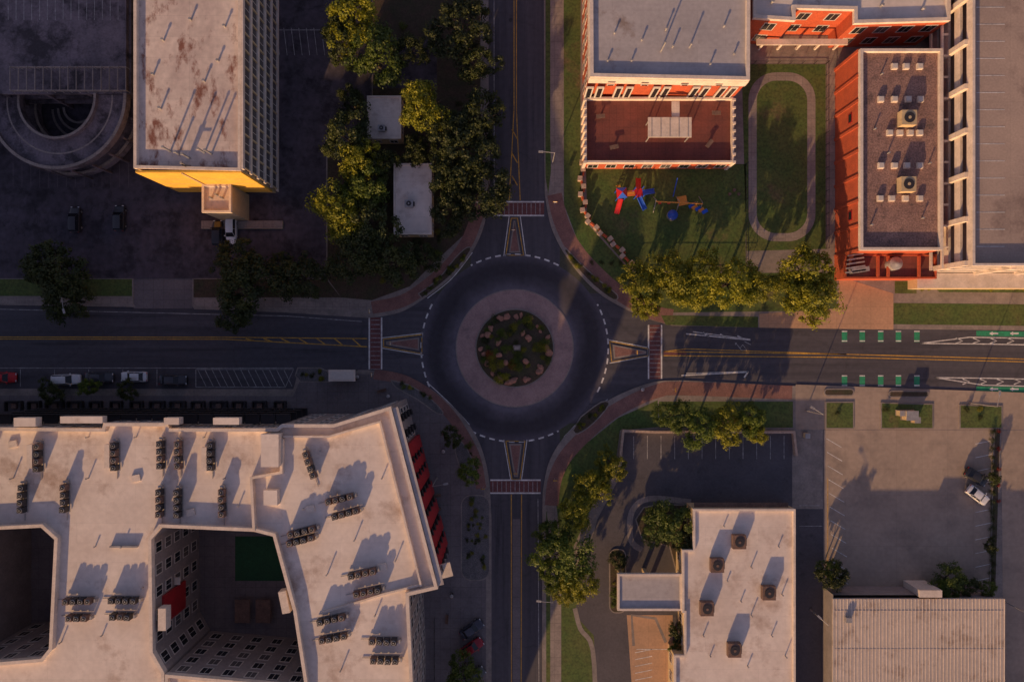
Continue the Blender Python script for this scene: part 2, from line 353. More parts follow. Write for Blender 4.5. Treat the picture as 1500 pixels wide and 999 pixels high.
curbed('planting_island',[(1208,588),(1250,588),(1250,628),(1208,628)],'grass')
curbed('planting_island',[(1289,589),(1366,591),(1366,628),(1289,628)],'grass')
curbed('planting_island',[(1404,592),(1467,594),(1467,628),(1404,628)],'grass')
curbed('planting_island',stadium(1206,1250,569,580,5,3),'mulch')
curbed('planting_island',stadium(1300,1360,572,582,5,3),'mulch')
curbed('planting_island',[(930,760),(942,742),(960,738),(1012,738),(1012,835),(990,838),(980,800),(940,790)],'mulch')
curbed('planting_island',stadium(892,917,803,897,10,5),'mulch')
curbed('planting_strip',[(1454,629),(1465,629),(1458,862),(1448,862)],'mulch')
sheet('porte_cochere_driveway',[(918,900),(985,900),(985,1000),(925,1000)],0.15,'forecourt')
b=MB(); b.line(PP(sm([(1012,735),(950,730),(925,750),(924,790),(940,805)],5)),1.0,0.152,'concrete'); b.line(PP(sm([(842,890),(850,920),(868,950),(873,1050)],4)),0.8,0.152,'kerb'); b.line(PP([(928,945),(925,900),(960,905),(975,940)]),0.5,0.156,'kerb');b.build('walkway')
# SW block
sheet('plaza',[(-1400,576),(430,580),(445,545),(540,548),(600,562),(650,592),(690,640),(708,700),(712,760),(712,1100),(-1400,1100)],Z1,'plaza')
b=MB(); b.line(PP(sm([(548,548),(590,556),(628,577),(658,605),(680,637),(697,672),(705,715)],5)),1.8,Z2,'brickpave'); b.build('brick_path')
curbed('gravel_bed',stadium(675,718,724,850,16,6),'gravel',kz=0.05)
curbed('gravel_bed',[(436,538),(470,538),(484,545),(484,560),(440,560),(432,550)],'gravel',kz=0.05)
curbed('gravel_bed',sm([(572,556),(600,563),(632,584),(650,604),(640,606),(612,586),(580,568),(572,556)],3)[:-1],'gravel',kz=0.05)
curbed('gravel_bed',sm([(668,640),(684,655),(698,690),(692,705),(676,690),(666,660),(668,640)],3)[:-1],'gravel',kz=0.05)
curbed('planting_bed',sm([(828,362),(850,385),(880,412),(905,432),(898,440),(868,418),(840,388),(826,368)],3),'mulch',kz=0.05)
curbed('planting_bed',sm([(850,610),(880,588),(893,592),(870,620),(846,636),(838,630)],3),'mulch',kz=0.05)
curbed('planting_bed',sm([(612,430),(640,410),(666,378),(684,362),(690,368),(665,400),(640,422),(618,438)],3),'mulch',kz=0.05)

# central island
b=MB()
a=circ(86.5*S);c=circ(85*S);d=circ(58*S);e=circ(56*S)
def rr(p,q,z,k,zq=None):
    for i in range(len(p)):
        j=(i+1)%len(p); b.face([(*p[i],z),(*p[j],z),(*q[j],zq or z),(*q[i],zq or z)],k)
b.prism(a,0,0.08,'kerb');rr(a,c,0.08,'kerb');rr(c,d,0.082,'apron',0.13)
b.prism(d,0.13,0.28,'kerb');rr(d,e,0.28,'kerb')
prev=e;pz=0.27
for f in (0.85,0.65,0.4,0.15):
    q=circ(56*S*f);z=0.27+0.9*(1-f**2)
    rr(prev,q,pz,'mulch',z);prev=q;pz=z
b.sheet(prev,pz,'mulch')
b.build('central_island')

# ---------------------------------------------------------------- markings
mk=MB();zc=0.022
def ml(pts,w=0.14,k='white',z=zc,**kw): mk.line(PP(pts),w,z,k,**kw)
def arc(r,a0,a1,n=24): return [(754+r*math.cos(math.radians(a0+(a1-a0)*i/n)),510-r*math.sin(math.radians(a0+(a1-a0)*i/n))) for i in range(n+1)]
for a0,a1 in ((-28,28),(62,118),(152,208),(242,298)):
    ml(arc(137,a0,a1),0.28,'white',dash=1.0,gap=0.75)
for pts in ([(626,437),(662,408),(692,370)],[(826,370),(850,400),(878,425)],[(890,585),(856,610),(826,640)],[(688,622),(660,592),(628,562)]):
    ml(sm(pts,6),0.13,'white')
def crossing(x0,x1,y0,y1,vert):
    mk.sheet(PP([(x0,y0),(x1,y0),(x1,y1),(x0,y1)]),0.018,'crossbrick')
    if vert:
        for x in (x0,x1): ml([(x,y0),(x,y1)],0.26)
        y=y0+4
        while y<y1: ml([(x0+2,y),(x1-2,y)],0.1,'white_worn'); y+=6.5
    else:
        for y in (y0,y1): ml([(x0,y),(x1,y)],0.26)
        x=x0+4
        while x<x1: ml([(x,y0+2),(x,y1-2)],0.1,'white_worn'); x+=6.5
crossing(541,559,465,541,True);crossing(950,969,476,555,True);crossing(718,792,703,722,False);crossing(722,797,296,316,False)
def splitter(pts,k='yellow'):
    ml(pts+[pts[0]],0.2,k)
    p=offset(PP(pts),-0.45); bb=MB(); bb.prism(p,0.01,0.12,'kerb','kerb'); bb.sheet(offset(p,-0.25),0.125,'brickpave'); bb.build('splitter_island')
splitter([(741,374),(767,374),(758,320),(749,320)])
splitter([(893,500),(950,511),(950,521),(896,530)])
splitter([(741,646),(769,646),(762,702),(750,702)])
splitter([(618,490),(618,518),(562,508),(562,497)])
for pts in ([(738,375),(746,316)],[(770,375),(762,316)],[(892,498),(948,509)],[(893,532),(948,522)],[(738,644),(748,702)],[(772,644),(764,702)],[(620,488),(560,495)],[(620,520),(560,510)]):
    ml(pts,0.14,'white')
ml([(753,-600),(753,160),(746,294)],0.16,'yellow');ml([(756.5,-600),(756.5,160),(762,294)],0.16,'yellow')
for y in (190,225,258): ml([(750,y),(758,y+14)],0.2,'yellow')
ml([(723,-600),(724,290)],0.12,'white_worn')
ml([(749,724),(750,1700)],0.16,'yellow');ml([(764,724),(762,1700)],0.16,'yellow')
mk.sheet(PP([(751,760),(762,760),(761,1700),(752,1700)]),0.018,'plaza')
ml([(788,730),(790,1100)],0.12,'white_worn')
ml([(-600,493),(330,494),(538,496)],0.16,'yellow');ml([(-600,496),(330,497),(538,508)],0.16,'yellow')
for i in range(7): ml([(360+i*26,496),(372+i*26,499+i*1.3)],0.2,'yellow')
ml([(-600,539),(430,539)],0.12,'white_worn')
ml([(0,453),(420,463),(530,471)],0.12,'white_worn')
ml([(287,541),(430,541),(418,567),(287,567),(287,541)],0.16,'white_worn')
for i in range(13): ml([(290+i*10.5,542),(302+i*10.5,566)],0.12,'white_worn')
for x in (210,160,110,60,10): ml([(x+20,541),(x+20,566)],0.12,'white_worn')
# east road
ml([(972,515),(1240,519),(1500,526),(2500,545)],0.16,'yellow');ml([(972,521),(1240,523.5),(1500,530),(2500,549)],0.16,'yellow')
ml([(972,515),(1005,511),(1240,519)],0.14,'yellow')
ml([(1005,489),(1099,498)],0.2);ml([(1015,486),(1099,497)],0.12)
for x in (1030,1055,1080): ml([(x,487+(x-1030)*.1),(x+8,493+(x-1030)*.06)],0.25)
ml([(998,550),(1096,545)],0.2);ml([(1005,547),(1096,544)],0.12)
ml([(1096,544),(1090,553)],0.25)
mk.sheet(PP([(972,514),(1003,512.5),(1006,519),(972,521)]),0.018,'crossbrick')
ml([(1080,505),(1086,513),(1094,513),(1088,505),(1084,510)],0.14,'white_worn');ml([(1078,502),(1078,505)],0.3,'white_worn')
ml([(1100,505),(1090,500)],0.14,'white_worn')
for y in (485,550):
    for x in (1237,1263,1290,1316,1343):
        mk.sheet(PP([(x-4,y),(x+4,y),(x+4,y+16),(x-4,y+16)]),0.020,'green')
        for dy in (0.5,14.5): ml([(x-4,y+dy),(x+4,y+dy)],0.2,'white',z=0.024)
for y0,y1 in ((484.5,492),(566,575)):
    mk.sheet(PP([(1430,y0),(1640,y0+4),(1640,y1+4),(1430,y1)]),0.018,'green')
    for x in (1450,1480): 
        ml([(x,y0+4),(x+12,y0+4)],0.3,'white',z=0.024);ml([(x+4,y0+2),(x,y0+4),(x+4,y0+6)],0.25,'white',z=0.026)
def gore(pts): ml(pts,0.18)
gore([(1348,503),(1420,494),(1700,499)]);gore([(1348,503),(1450,504),(1700,509)])
for x in (1400,1425,1450,1475,1500): ml([(x,495),(x+10,499.5),(x,503)],0.2)
gore([(1370,553),(1440,564),(1700,571)]);gore([(1370,553),(1450,554),(1700,560)])
for x in (1410,1435,1460,1485): ml([(x,555),(x+10,559),(x,563)],0.2)
def lot(xs,y0,y1,z,k='white_worn',w=0.11,slant=0):
    for x in xs: mk.line(PP([(x,y0),(x+slant,y1)]),w,z,k)
lot([928+i*20 for i in range(12)],638,672,0.148)
for x in range(405,485,11):
    mk.line(PP([(x,42),(x+5,82)]),0.1,0.14,'white_worn')
mk.line(PP([(405,45),(470,45)]),0.12,0.14,'white_worn')
for i in range(14): mk.line(PP([(20+i*13,240),(20+i*13,275)]),0.06,0.14,'plaza')
for i in range(11): mk.line(PP([(1210+i*1,642+i*20),(1232+i*1,655+i*20)]),0.1,0.152,'white')
mk.line(PP([(1212,700),(1212,850)]),0.12,0.152,'yellow')
for i in range(11): mk.line(PP([(1428,650+i*20),(1452,645+i*20)]),0.1,0.152,'white')
for y in (740,770): mk.line(PP([(1170,y),(1204,y)]),0.1,0.148,'white_worn')
mk.line(PP([(932,950),(985,950)]),0.12,0.158,'white')
for i in range(6): mk.line(PP([(930,955+i*10),(955,950+i*10)]),0.12,0.158,'white')
mk.build('road_markings')

# ---------------------------------------------------------------- building helpers
def centroid(p): return (sum(a[0] for a in p)/len(p),sum(a[1] for a in p)/len(p))
def windows(bm,poly,z0,z1,floors,sp,ww,wh,edges=None,frame='frame',glass='glass',minlen=3,depth=0.08):
    p=ccw(poly);n=len(p)
    fh=(z1-z0)/floors
    for i in range(n):
        a=Vector(p[i]);c=Vector(p[(i+1)%n]);d=c-a;L=d.length
        if L<minlen: continue
        d.normalize();nn=Vector((d.y,-d.x))
        if edges and not edges((a+c)/2,nn): continue
        k=max(1,int(L/sp)); ang=math.atan2(d.y,d.x)
        for j in range(k):
            q=a+d*((j+0.5)*L/k)
            if abs(q.x)>110 or abs(q.y)>80: continue
            for f in range(floors):
                z=z0+fh*(f+0.52)
                c0=q+nn*0.02; bm.box(c0.x,c0.y,z,ww,0.06,wh,glass if R.random()<.75 else 'blinds',ang)
                for s_ in (-1,1):
                    e0=q+d*(s_*(ww/2+0.06))+nn*depth/2; bm.box(e0.x,e0.y,z,0.12,depth,wh+0.24,frame,ang)
                    e1=q+nn*(depth/2+0.003); bm.box(e1.x,e1.y,z+s_*(wh/2+0.06),ww-0.004,depth,0.115,frame,ang)
                e1=q+nn*0.04; bm.box(e1.x,e1.y,z,0.06,0.05,wh-0.01,frame,ang)
def building(name,px,h,wall,roof,par='parapet',ph=0.7,pw=0.35,win=None):
    p=ccw(PP(px,h)); c=centroid(p); e=empty(name,c[0],c[1])
    w=MB(); w.prism(p,0,h-0.06,wall); w.build('walls',e)
    r=MB(); r.sheet(offset(p,-pw),h-ph,roof); r.build('roof',e)
    q=MB(); q.ring(offset(p,0.06),offset(p,-pw),h-ph-0.05,h,par); q.build('parapet',e)
    if win:
        g=MB(); windows(g,p,**win); g.build('windows',e)
    return e,p
def hvac(e,x,y,h,sx,sy,sz,k='metal',fan=True,a=0):
    X,Y=P(x,y,h); b=MB()
    b.box(X,Y,h+0.12,sx*0.92,sy*0.92,0.24,'dark',a)
    b.box(X,Y,h+0.24+sz/2,sx,sy,sz,k,a)
    if fan:
        nf=2 if sx>2.4 else 1
        for i in range(nf):
            ox=(i-(nf-1)/2)*sx/2
            fx,fy=X+ox*math.cos(a),Y+ox*math.sin(a); r=min(sx/nf,sy)*0.36
            b.cyl(fx,fy,h+0.24+sz,h+0.34+sz,r,r,'dark',14)
            b.cyl(fx,fy,h+0.34+sz,h+0.38+sz,r*0.3,r*0.3,k,8)
    b.box(X+math.cos(a)*sx*0.5+0.1*math.cos(a),Y+math.sin(a)*sx*0.5,h+0.24+sz*0.3,0.25,sy*0.6,sz*0.5,'dark',a)
    return b.build('rooftop_air_handler',e)
def vent(e,x,y,h,r=0.15,hh=1.5):
    X,Y=P(x,y,h); b=MB(); b.cyl(X,Y,h,h+hh,r,r,'metal',8); b.cyl(X,Y,h+hh,h+hh+0.12,r*1.5,r*1.2,'metal',8); b.build('roof_vent',e)

# ---------------------------------------------------------------- apartment block
H1=16.0
ap=[(-60,626),(150,628),(152,620),(245,620),(247,628),(405,628),(412,622),(488,622),(572,596),(641,862),(598,872),(604,1000),(604,1500),(446,1500),(446,999),(430,895),(400,785),(372,778),(235,772),(221,790),(223,955),(240,985),(240,1500),(-60,1500),(-60,975),(60,965),(72,950),(80,790),(60,772),(-60,778)]
e,p=building('apartment_building',ap,H1,'greywall','roofw',ph=0.9,pw=0.45,win=dict(z0=0.6,z1=H1-0.8,floors=5,sp=3.2,ww=1.5,wh=1.7))
b=MB(); sp_=ccw(PP([(242,988),(444,1006),(444,1500),(242,1500)],H1)); b.prism(sp_,0,H1-0.06,'greywall'); b.sheet(offset(sp_,-.4),H1-.8,'roofw'); b.ring(offset(sp_,0.05),offset(sp_,-.4),H1-.85,H1-0.01,'parapet'); windows(b,sp_,0.6,H1-.8,5,3.2,1.5,1.7); b.build('south_wing',e)
b=MB(); sp_=ccw(PP([(-98,626),(-61.5,626),(-61.5,1500),(-98,1500)],H1)); b.prism(sp_,0,H1-0.08,'greywall'); b.sheet(offset(sp_,-.4),H1-.8,'roofw'); b.ring(offset(sp_,0.02),offset(sp_,-.4),H1-.85,H1-0.02,'parapet'); b.build('added_shade_wing',e)  # unseen wing added to keep sunlight out of the left courtyard
# unseen block added south of the frame to shade the roundabout
tq=[(-21,-84),(-15.6,-84),(-15.6,-72),(-21,-72)]
b=MB(); b.prism(tq,15,25.9,'greywall'); b.sheet(offset(tq,-.4),25.3,'roofw'); b.ring(offset(tq,.05),offset(tq,-.4),25.2,26,'parapet')
windows(b,tq,15.5,25,3,2.7,1.4,1.6); b.build('added_shade_block',e)
rz=H1-0.9
def rwall(pts,w=0.35,hh=1.0,k='parapet'):
    b=MB(); pw=[Vector(q) for q in PP(pts,H1)]
    for i in range(len(pw)-1):
        a,c=pw[i],pw[i+1];d=c-a; m=(a+c)/2
        b.box(m.x,m.y,rz+hh/2-0.003*i,d.length+(w*0.9 if i else 0),w,hh+0.02,k,math.atan2(d.y,d.x))
    b.build('roof_divider',e)
rwall([(372,778),(368,700),(412,692),(413,645)],0.4,1.0)
rwall([(414,640),(480,640),(556,618),(616,858)],0.3,0.7)
rwall([(616,858),(560,872),(470,900)],0.3,0.4)
def rblock(x0,y0,x1,y1,hh,side='parapet',top='roofw'):
    b=MB(); b.prism(PP([(x0,y0),(x1,y0),(x1,y1),(x0,y1)],H1+hh-0.9),rz,rz+hh,side,top); b.build('roof_penthouse',e)
rblock(382,636,408,684,2.2); rblock(386,718,406,740,1.4)
rblock(20,612,52,625,0.9+.5);rblock(88,610,150,620,1.2);rblock(240,612,262,622,1.4);rblock(312,612,350,622,1.2)
for x,y in ((418,880),(240,905)):
    b=MB(); X,Y=P(x,y,H1-1); b.box(X,Y,H1-1.2,1.2,3.4,1.6,'parapet',0.2 if x>300 else 0); b.build('parapet_screen',e)
def acbank(x,y,ang,n=4):
    x+=R.uniform(-1.5,1.5);y+=R.uniform(-1.5,1.5);ang+=R.uniform(-.02,.02)
    X,Y=P(x,y,H1-0.5); b=MB(); ca,sa=math.cos(ang),math.sin(ang)
    L=n*1.12
    for s_ in (-1,1):
        b.box(X-sa*0.45*s_,Y+ca*0.45*s_,rz+0.2,L,0.12,0.14,'metal',ang)
    for i in range(n):
        o=(i-(n-1)/2)*1.12; cx,cy=X+ca*o,Y+sa*o
        s0=R.uniform(0.9,1.15)
        b.box(cx,cy,rz+0.3+s0/2,0.86,0.86,s0,'rust' if R.random()<.5 else 'dark',ang)
        b.cyl(cx,cy,rz+0.3+s0,rz+0.36+s0,0.37,0.37,'metal',12); b.cyl(cx,cy,rz+0.36+s0,rz+0.38+s0,0.3,0.3,'black',12)
        b.cyl(cx,cy,rz+0.38+s0,rz+0.42+s0,0.1,0.1,'metal',6)
    b.box(X+ca*(L/2+0.3),Y+sa*(L/2+0.3),rz+0.5,0.25,0.5,0.8,'metal',ang)
    b.tube((X-ca*L/2,Y-sa*L/2,rz+0.1),(X-ca*(L/2+1.3),Y-sa*(L/2+1.3),rz+0.1),0.06,0.06,'metal')
    b.build('condenser_bank',e)
V=math.pi/2
for x,y in ((57,670),(170,668),(237,666),(262,666),(311,668),(34,730),(96,730),(237,735),(262,735),(327,735)): acbank(x,y,V)
acbank(455,681,V+0.3)
for x,y in ((498,729),(508,752),(443,776),(440,790)): acbank(x,y,0.26)
for x,y in ((532,839),(538,864),(485,906),(488,933)): acbank(x,y,0.2)
for x,y in ((117,877),(115,902),(183,877),(181,902),(563,938),(563,965)): acbank(x,y,0.0,4 if y not in(902,) else 3)
for x,y in ((45,668),(158,668),(300,672)):
    b=MB(); X,Y=P(x,y,H1); b.box(X,Y,rz+0.6,0.8,3.6,1.2,'parapet'); b.build('roof_curb',e)
for x,y in ((445,745),(395,728),(300,640),(130,640),(140,800),(560,700),(90,940),(500,980),(330,700),(180,800),(470,660),(520,790),(20,700),(200,640),(350,740),(210,860),(150,930),(580,820),(480,840),(550,900),(130,700)):
    vent(e,x,y,rz,0.1,R.uniform(0.3,0.8))
b=MB(); 
for x,y in ((455,745),(560,830),(200,700),(20,650),(280,750)):
    X,Y=P(x,y,rz); b.box(X,Y,rz+0.12,1.3,1.0,0.3,'parapet',0.2)
b.build('roof_hatch',e)
b=MB(); X0,Y0=P(178,802,H1);b.box(X0,Y0,rz+0.25,4.2,0.25,0.5,'metal');b.build('roof_duct',e)
a0=Vector(P(572,596,H1));a1=Vector(P(641,862,H1));dd=(a1-a0).normalized();nn=Vector((-dd.y,dd.x))
if nn.x<0: nn=-nn
b=MB();an=math.atan2(dd.y,dd.x);LL=(a1-a0).length
for i,t in enumerate((0.27,0.36,0.45,0.56,0.67,0.78,0.88)):
    c0=a0+dd*LL*t+nn*0.4
    b.box(c0.x,c0.y,8.2,2.2,0.7,14.4,'redpanel',an)
for f in range(1,5):
    for i,t in enumerate((0.08,0.17,0.315,0.405,0.505,0.615,0.725,0.83,0.93)):
        c0=a0+dd*LL*t+nn*0.55; b.box(c0.x,c0.y,0.8+f*3,1.0,0.9,0.15,'dark',an); c1=a0+dd*LL*t+nn*1.02; b.box(c1.x,c1.y,1.3+f*3,1.0,0.05,0.9,'dark',an)
b.build('facade_panels',e)
b=MB()
c0=(a0+a1)/2+nn*0.6; b.box(c0.x,c0.y,H1-0.35,LL*0.98,0.9,0.16,'greywall',an,top='roofgrey')
c0=a1+nn*1.0-dd*1.5; b.box(c0.x,c0.y,H1-3,2.2,2.6,0.3,'parapet',an)
b.build('cornice_canopy',e)
b=MB(); X,Y=P(222,905,H1); b.box(X+0.25,Y,9.5,0.4,4.5,7,'redpanel'); b.box(X+0.5,Y+3.2,9,0.9,1.2,0.15,'parapet')
b.build('courtyard_red_bay',e)
b=MB(); b.sheet(PP([(-60,800),(200,800),(200,960),(-60,960)]),0.15,'plaza'); b.sheet(PP([(345,785),(425,785),(425,850),(345,850)]),0.155,'turf')
for i in range(2): 
    X,Y=P(360+i*30,890); b.box(X,Y,1.5,2.6,4,0.12,'rust'); 
b.build('courtyard_deck',e)
b=MB()
for i in range(20):
    x=-20+i*23.5
    if x>425: break
    for f in range(4):
        X,Y=P(x,627,H1); b.box(X,Y+1.0,3.2+f*3,2.2,1.6,0.16,'dark'); 
        b.box(X,Y+1.78,3.8+f*3,2.2,0.05,1.0,'dark')
b.build('north_balconies',e)
for i in range(14):
    x=20+i*30
    b=MB(); X,Y=P(x,588,0.6); w=R.uniform(1.8,3.0)
    b.box(X,Y,0.55,w,0.18,0.8,'dark'); b.box(X-w/2,Y-0.9,0.55,0.16,1.6,0.8,'dark'); b.box(X+w/2,Y-0.9,0.55,0.16,1.6,0.8,'dark')
    b.box(X,Y-0.8,0.45,0.9,0.9,0.5,'rust'); b.build('patio_wall')

tw=[(-150,-46),(-91,-46),(-91,-9),(-150,-9)]  # unseen tower added beyond the left edge to shade the old garage deck
e=empty('offscreen_shade_tower',-120,-27); b=MB(); b.prism(tw,0,37.9,'greywall');b.build('walls',e)
b=MB();b.sheet(offset(tw,-.4),37.2,'roofw');b.ring(offset(tw,.05),offset(tw,-.4),37.1,38,'parapet');b.build('roof',e)
b=MB()
for f in range(12):
    for i in range(12):
        z=2+f*3; b.box(-90.97,-44.5+i*3.1,z,0.08,1.5,1.7,'glass'); b.box(-90.95,-44.5+i*3.1,z-.95,0.16,1.7,.15,'frame')
        b.box(-148+i*4.8,-8.97,z,1.5,0.08,1.7,'glass')
b.build('windows',e)

# ---------------------------------------------------------------- office tower
e,p=building('office_building',[(196,-700),(196,246),(352,250),(354,-700)],16,'cream','roofoff',par='parapet',ph=0.7,pw=0.4)
b=MB()
x1=max(q[0] for q in p); ys=min(q[1] for q in p)
yy=ys+0.6
for f in range(6): b.box(x1+0.14,(ys+80)/2+0.2,0.55+f*3.05,0.28,80-ys,0.75,'parapet')
while yy<80:
    b.box(x1+0.11,yy,8,0.2,0.25,15.6,'cream')
    for f in range(5):
        b.box(x1+0.03,yy+1.3,2.1+f*3.05,0.08,2.15,2.2,'blinds')
        b.box(x1+0.05,yy+1.3,2.1+f*3.05,0.1,0.08,2.19,'frame')
    yy+=2.6
b.build('window_bays',e)
b=MB()
sy=P(0,248,16)[1]
X0=P(196,246,16)[0];X1=x1
b.box((X0+X1)/2,sy-0.35,9,X1-X0-0.3,0.3,13.7,'yellowwall')
b.box(X0+7.2,sy-0.55,8.5,0.25,0.2,14.5,'cream')
for z in (5.2,8.4,11.6): b.box((X0+X1)/2,sy-0.51,z,X1-X0-.4,0.03,0.08,'cream')
b.build('south_cladding',e)
b=MB()
yt=sy-0.5
X0a=P(296,0,8)[0];X1a=P(338,0,8)[0];Y1a=P(0,311,8)[1]
an_=[(X0a,Y1a),(X1a,Y1a),(X1a,yt-0.02),(X0a,yt-0.02)]
b.prism(an_,0,8,'cream');b.sheet(offset(an_,-0.3),7.6,'roofoff');b.ring(offset(an_,0.05),offset(an_,-0.3),7.5,8.05,'parapet')
b.prism([(X0a-3.5,Y1a-1.5),(X1a+6,Y1a-1.5),(X1a+6,Y1a-0.1),(X0a-3.5,Y1a-0.1)],0,0.6,'cream','concrete')
b.build('stair_annex',e)
b=MB();X,Y=P(318,290,8);
for i in range(3): b.cyl(X-1+i*0.9,Y+0.5*(i%2),7.6,8.6,0.2,0.2,'metal',8)
b.build('annex_vents',e)
for x,y,hh in ((250,222,2.4),(262,226,1.4),(278,232,2.6),(300,224,2.4),(310,226,2.4),(272,242,1.5),(240,60,0.6),(300,120,0.6),(236,160,0.7),(330,40,0.6),(225,110,.5),(320,90,.5),(280,30,.5)):
    vent(e,x,y,15.3,0.16,hh)
b=MB(); X,Y=P(272,247,16); b.box(X,Y+0.3,16.4,0.15,0.15,1.6,'dark'); b.box(X+0.6,Y+0.2,16.9,1.3,0.12,0.12,'dark'); b.build('antenna',e)

# ---------------------------------------------------------------- old parking garage + spiral ramp (NW)
hg=7.5
e=empty('parking_garage',*P(60,40,hg))
b=MB(); pg=PP([(-500,-500),(192,-500),(192,138),(-500,138)],hg)
b.prism(pg,hg-0.4,hg,'rampdark','rampdark',True);b.build('roof_deck',e)
b=MB()
for z in (2.2,4.6): b.prism(offset(pg,-0.2),z,z+0.3,'rampdark','rampdark',True)
b.build('floor_slabs',e)
b=MB(); x_=P(188,0,hg)[0]
for i in range(12):
    y_=P(0,136,hg)[1]+i*6
    b.box(x_,y_,hg/2-0.2,0.5,0.5,hg-0.42,'rampdark')
    b.box(x_-0.01,y_+3,hg+0.4,0.2,5.9,0.8,'rampdark')
for i in range(12): b.box(x_-i*7-7,P(0,135,hg)[1],hg/2-0.2,0.5,0.5,hg-0.42,'rampdark')
b.build('columns',e)
b=MB()
for i in range(16): 
    X,Y=P(12+i*11.5,30,hg); b.line([(X,Y),(X,Y+4.2)],.09,hg+.004,'white_worn')
b.build('bay_markings',e)
b=MB()
Y1=P(0,136,hg)[1];Y0=P(0,102,hg)[1]
X0=P(22,0,hg)[0];X1=P(190,0,hg)[0]
for Y in (Y0,Y1): 
    b.box((X0+X1)/2,Y,hg+1.0,X1-X0,0.14,0.14,'concrete'); b.box((X0+X1)/2,Y,hg+0.55,X1-X0,0.08,0.08,'concrete')
n=14
for i in range(n+1):
    X=X0+(X1-X0)*i/n
    b.box(X,Y0,hg+0.6,0.1,0.1,1.25,'metal');b.box(X,Y1,hg+0.6,0.1,0.1,1.25,'metal')
    b.box(X,(Y0+Y1)/2,hg+1.12,0.12,Y0-Y1,0.12,'concrete')
b.build('deck_railing',e)
b=MB();cx,cy=P(86,142,hg-1); R0,R1,R2,R3=12.2,11.7,7.2,6.8
N_=120;turns=1.75
def hp(r,t): 
    a=-t*turns*2*math.pi
    return (cx+r*math.cos(a),cy+r*math.sin(a))
def hz(t): return max(0.2,hg-0.1-t*(hg-0.3)*1.0)
for i in range(N_):
    t0=i/N_;t1=(i+1)/N_;z0=hz(t0);z1=hz(t1)
    def q(r,t,z): x,y=hp(r,t); return (x,y,z)
    b.face([q(R2,t0,z0),q(R1,t0,z0),q(R1,t1,z1),q(R2,t1,z1)],'rampdark')
    b.face([q(R2,t0,z0-.3),q(R1,t0,z0-.3),q(R1,t1,z1-.3),q(R2,t1,z1-.3)],'rampdark')
    b.face([q(9.55,t0,z0+.01),q(9.3,t0,z0+.01),q(9.3,t1,z1+.01),q(9.55,t1,z1+.01)],'concrete')
    for ra,rb in ((R1,R0),(R3,R2)):
        b.face([q(ra,t0,z0+.8),q(rb,t0,z0+.8),q(rb,t1,z1+.8),q(ra,t1,z1+.8)],'concrete')
        for r in (ra,rb): b.face([q(r,t0,z0-.5),q(r,t1,z1-.5),q(r,t1,z1+.8),q(r,t0,z0+.8)],'rampdark')
for i in range(12):
    a=-math.pi*i/11; b.box(cx+12.3*math.cos(a),cy+12.3*math.sin(a),3,0.3,0.3,6,'rampdark',a)
for k_ in range(3):
    rr_=5.2-k_*1.3
    pts=[(cx+rr_*math.cos(math.radians(t)),cy+rr_*math.sin(math.radians(t))) for t in range(180,366,8)]
    b.line(pts,0.4,0.3+k_*0.5,'concrete')
b.build('spiral_ramp',e)

e,p=building('bank_kiosk',[(538,141),(587,141),(587,203),(538,203)],3.5,'cream','roofw',ph=0.25,pw=0.25,win=dict(z0=0.3,z1=3.1,floors=1,sp=2.5,ww=1.2,wh=1.4)); hvac(e,560,190,3.3,1.2,1.0,0.7)
e,p=building('small_office_building',[(577,240),(632,240),(632,343),(577,343)],3.8,'cream','roofw',ph=0.25,pw=0.25,win=dict(z0=0.3,z1=3.3,floors=1,sp=2.5,ww=1.2,wh=1.4)); hvac(e,600,300,3.6,1.4,1.2,0.8)

# ---------------------------------------------------------------- school (NE)
hs=12
e,p=building('school_building',[(861,-700),(865,112),(1098,117),(1102,-700)],hs,'redbrick','roofgrey',par='parapet',ph=0.6,pw=0.5,win=dict(z0=0.5,z1=hs-0.6,floors=3,sp=3.4,ww=1.6,wh=2.2,edges=lambda m,n:n.y>-.5))
ysm=min(q[1] for q in p)
b=MB(); 
pc=offset(p,0.12); pi_=offset(p,-0.02); b.ring(pc,pi_,hs-2.6,hs-0.62,'parapet'); b.build('cornice',e)
for x,y,hh in ((968,76,3.4),(975,45,0.8),(940,60,0.5),(1010,70,1.4),(900,50,0.5),(1060,40,0.6),(985,70,0.7),(925,90,0.4),(890,90,.4),(1040,95,.5),(1075,80,.4)): vent(e,x,y,hs-0.6,0.14,hh)
ht=4.6
X0,X1=P(857,0,ht)[0],P(1075,0,ht)[0];Yb=P(0,238,ht)[1];Yt=ysm-0.14
tp=[(X0,Yb),(X1,Yb),(X1,Yt),(X0,Yt)]
b=MB(); b.prism(tp,0,ht-0.05,'redbrick');b.sheet(offset(tp,-0.3),ht-0.9,'deckred');b.ring(offset(tp,0.05),offset(tp,-0.3),ht-1,ht,'parapet'); b.build('terrace_wing',e)
b=MB()
for i in range(9):
    y=Yb+(Yt-Yb-0.5)*i/8
    for X in (X0,X1): b.box(X,y,ht/2+0.15,0.5,0.4,ht+0.3,'parapet')
windows(b,tp,0.3,3.8,1,3,1.6,2.0,edges=lambda m,n:n.y<-.5)
b.build('terrace_pilasters',e)
b=MB(); X,Y=P(981,187,7);b.box(X,Y,7,7.2,3.3,0.18,'parapet');
for i in range(5): b.box(X-3+i*1.5,Y,7.12,0.08,3.2,0.06,'metal')
for sx in (-3.3,3.3):
    for sy_ in (-1.4,1.4): b.box(X+sx,Y+sy_,5.3,0.15,0.15,3.3,'metal')
X,Y=P(990,160,7);b.box(X,Y-0.3,6.8,1.3,3.2,0.15,'parapet')
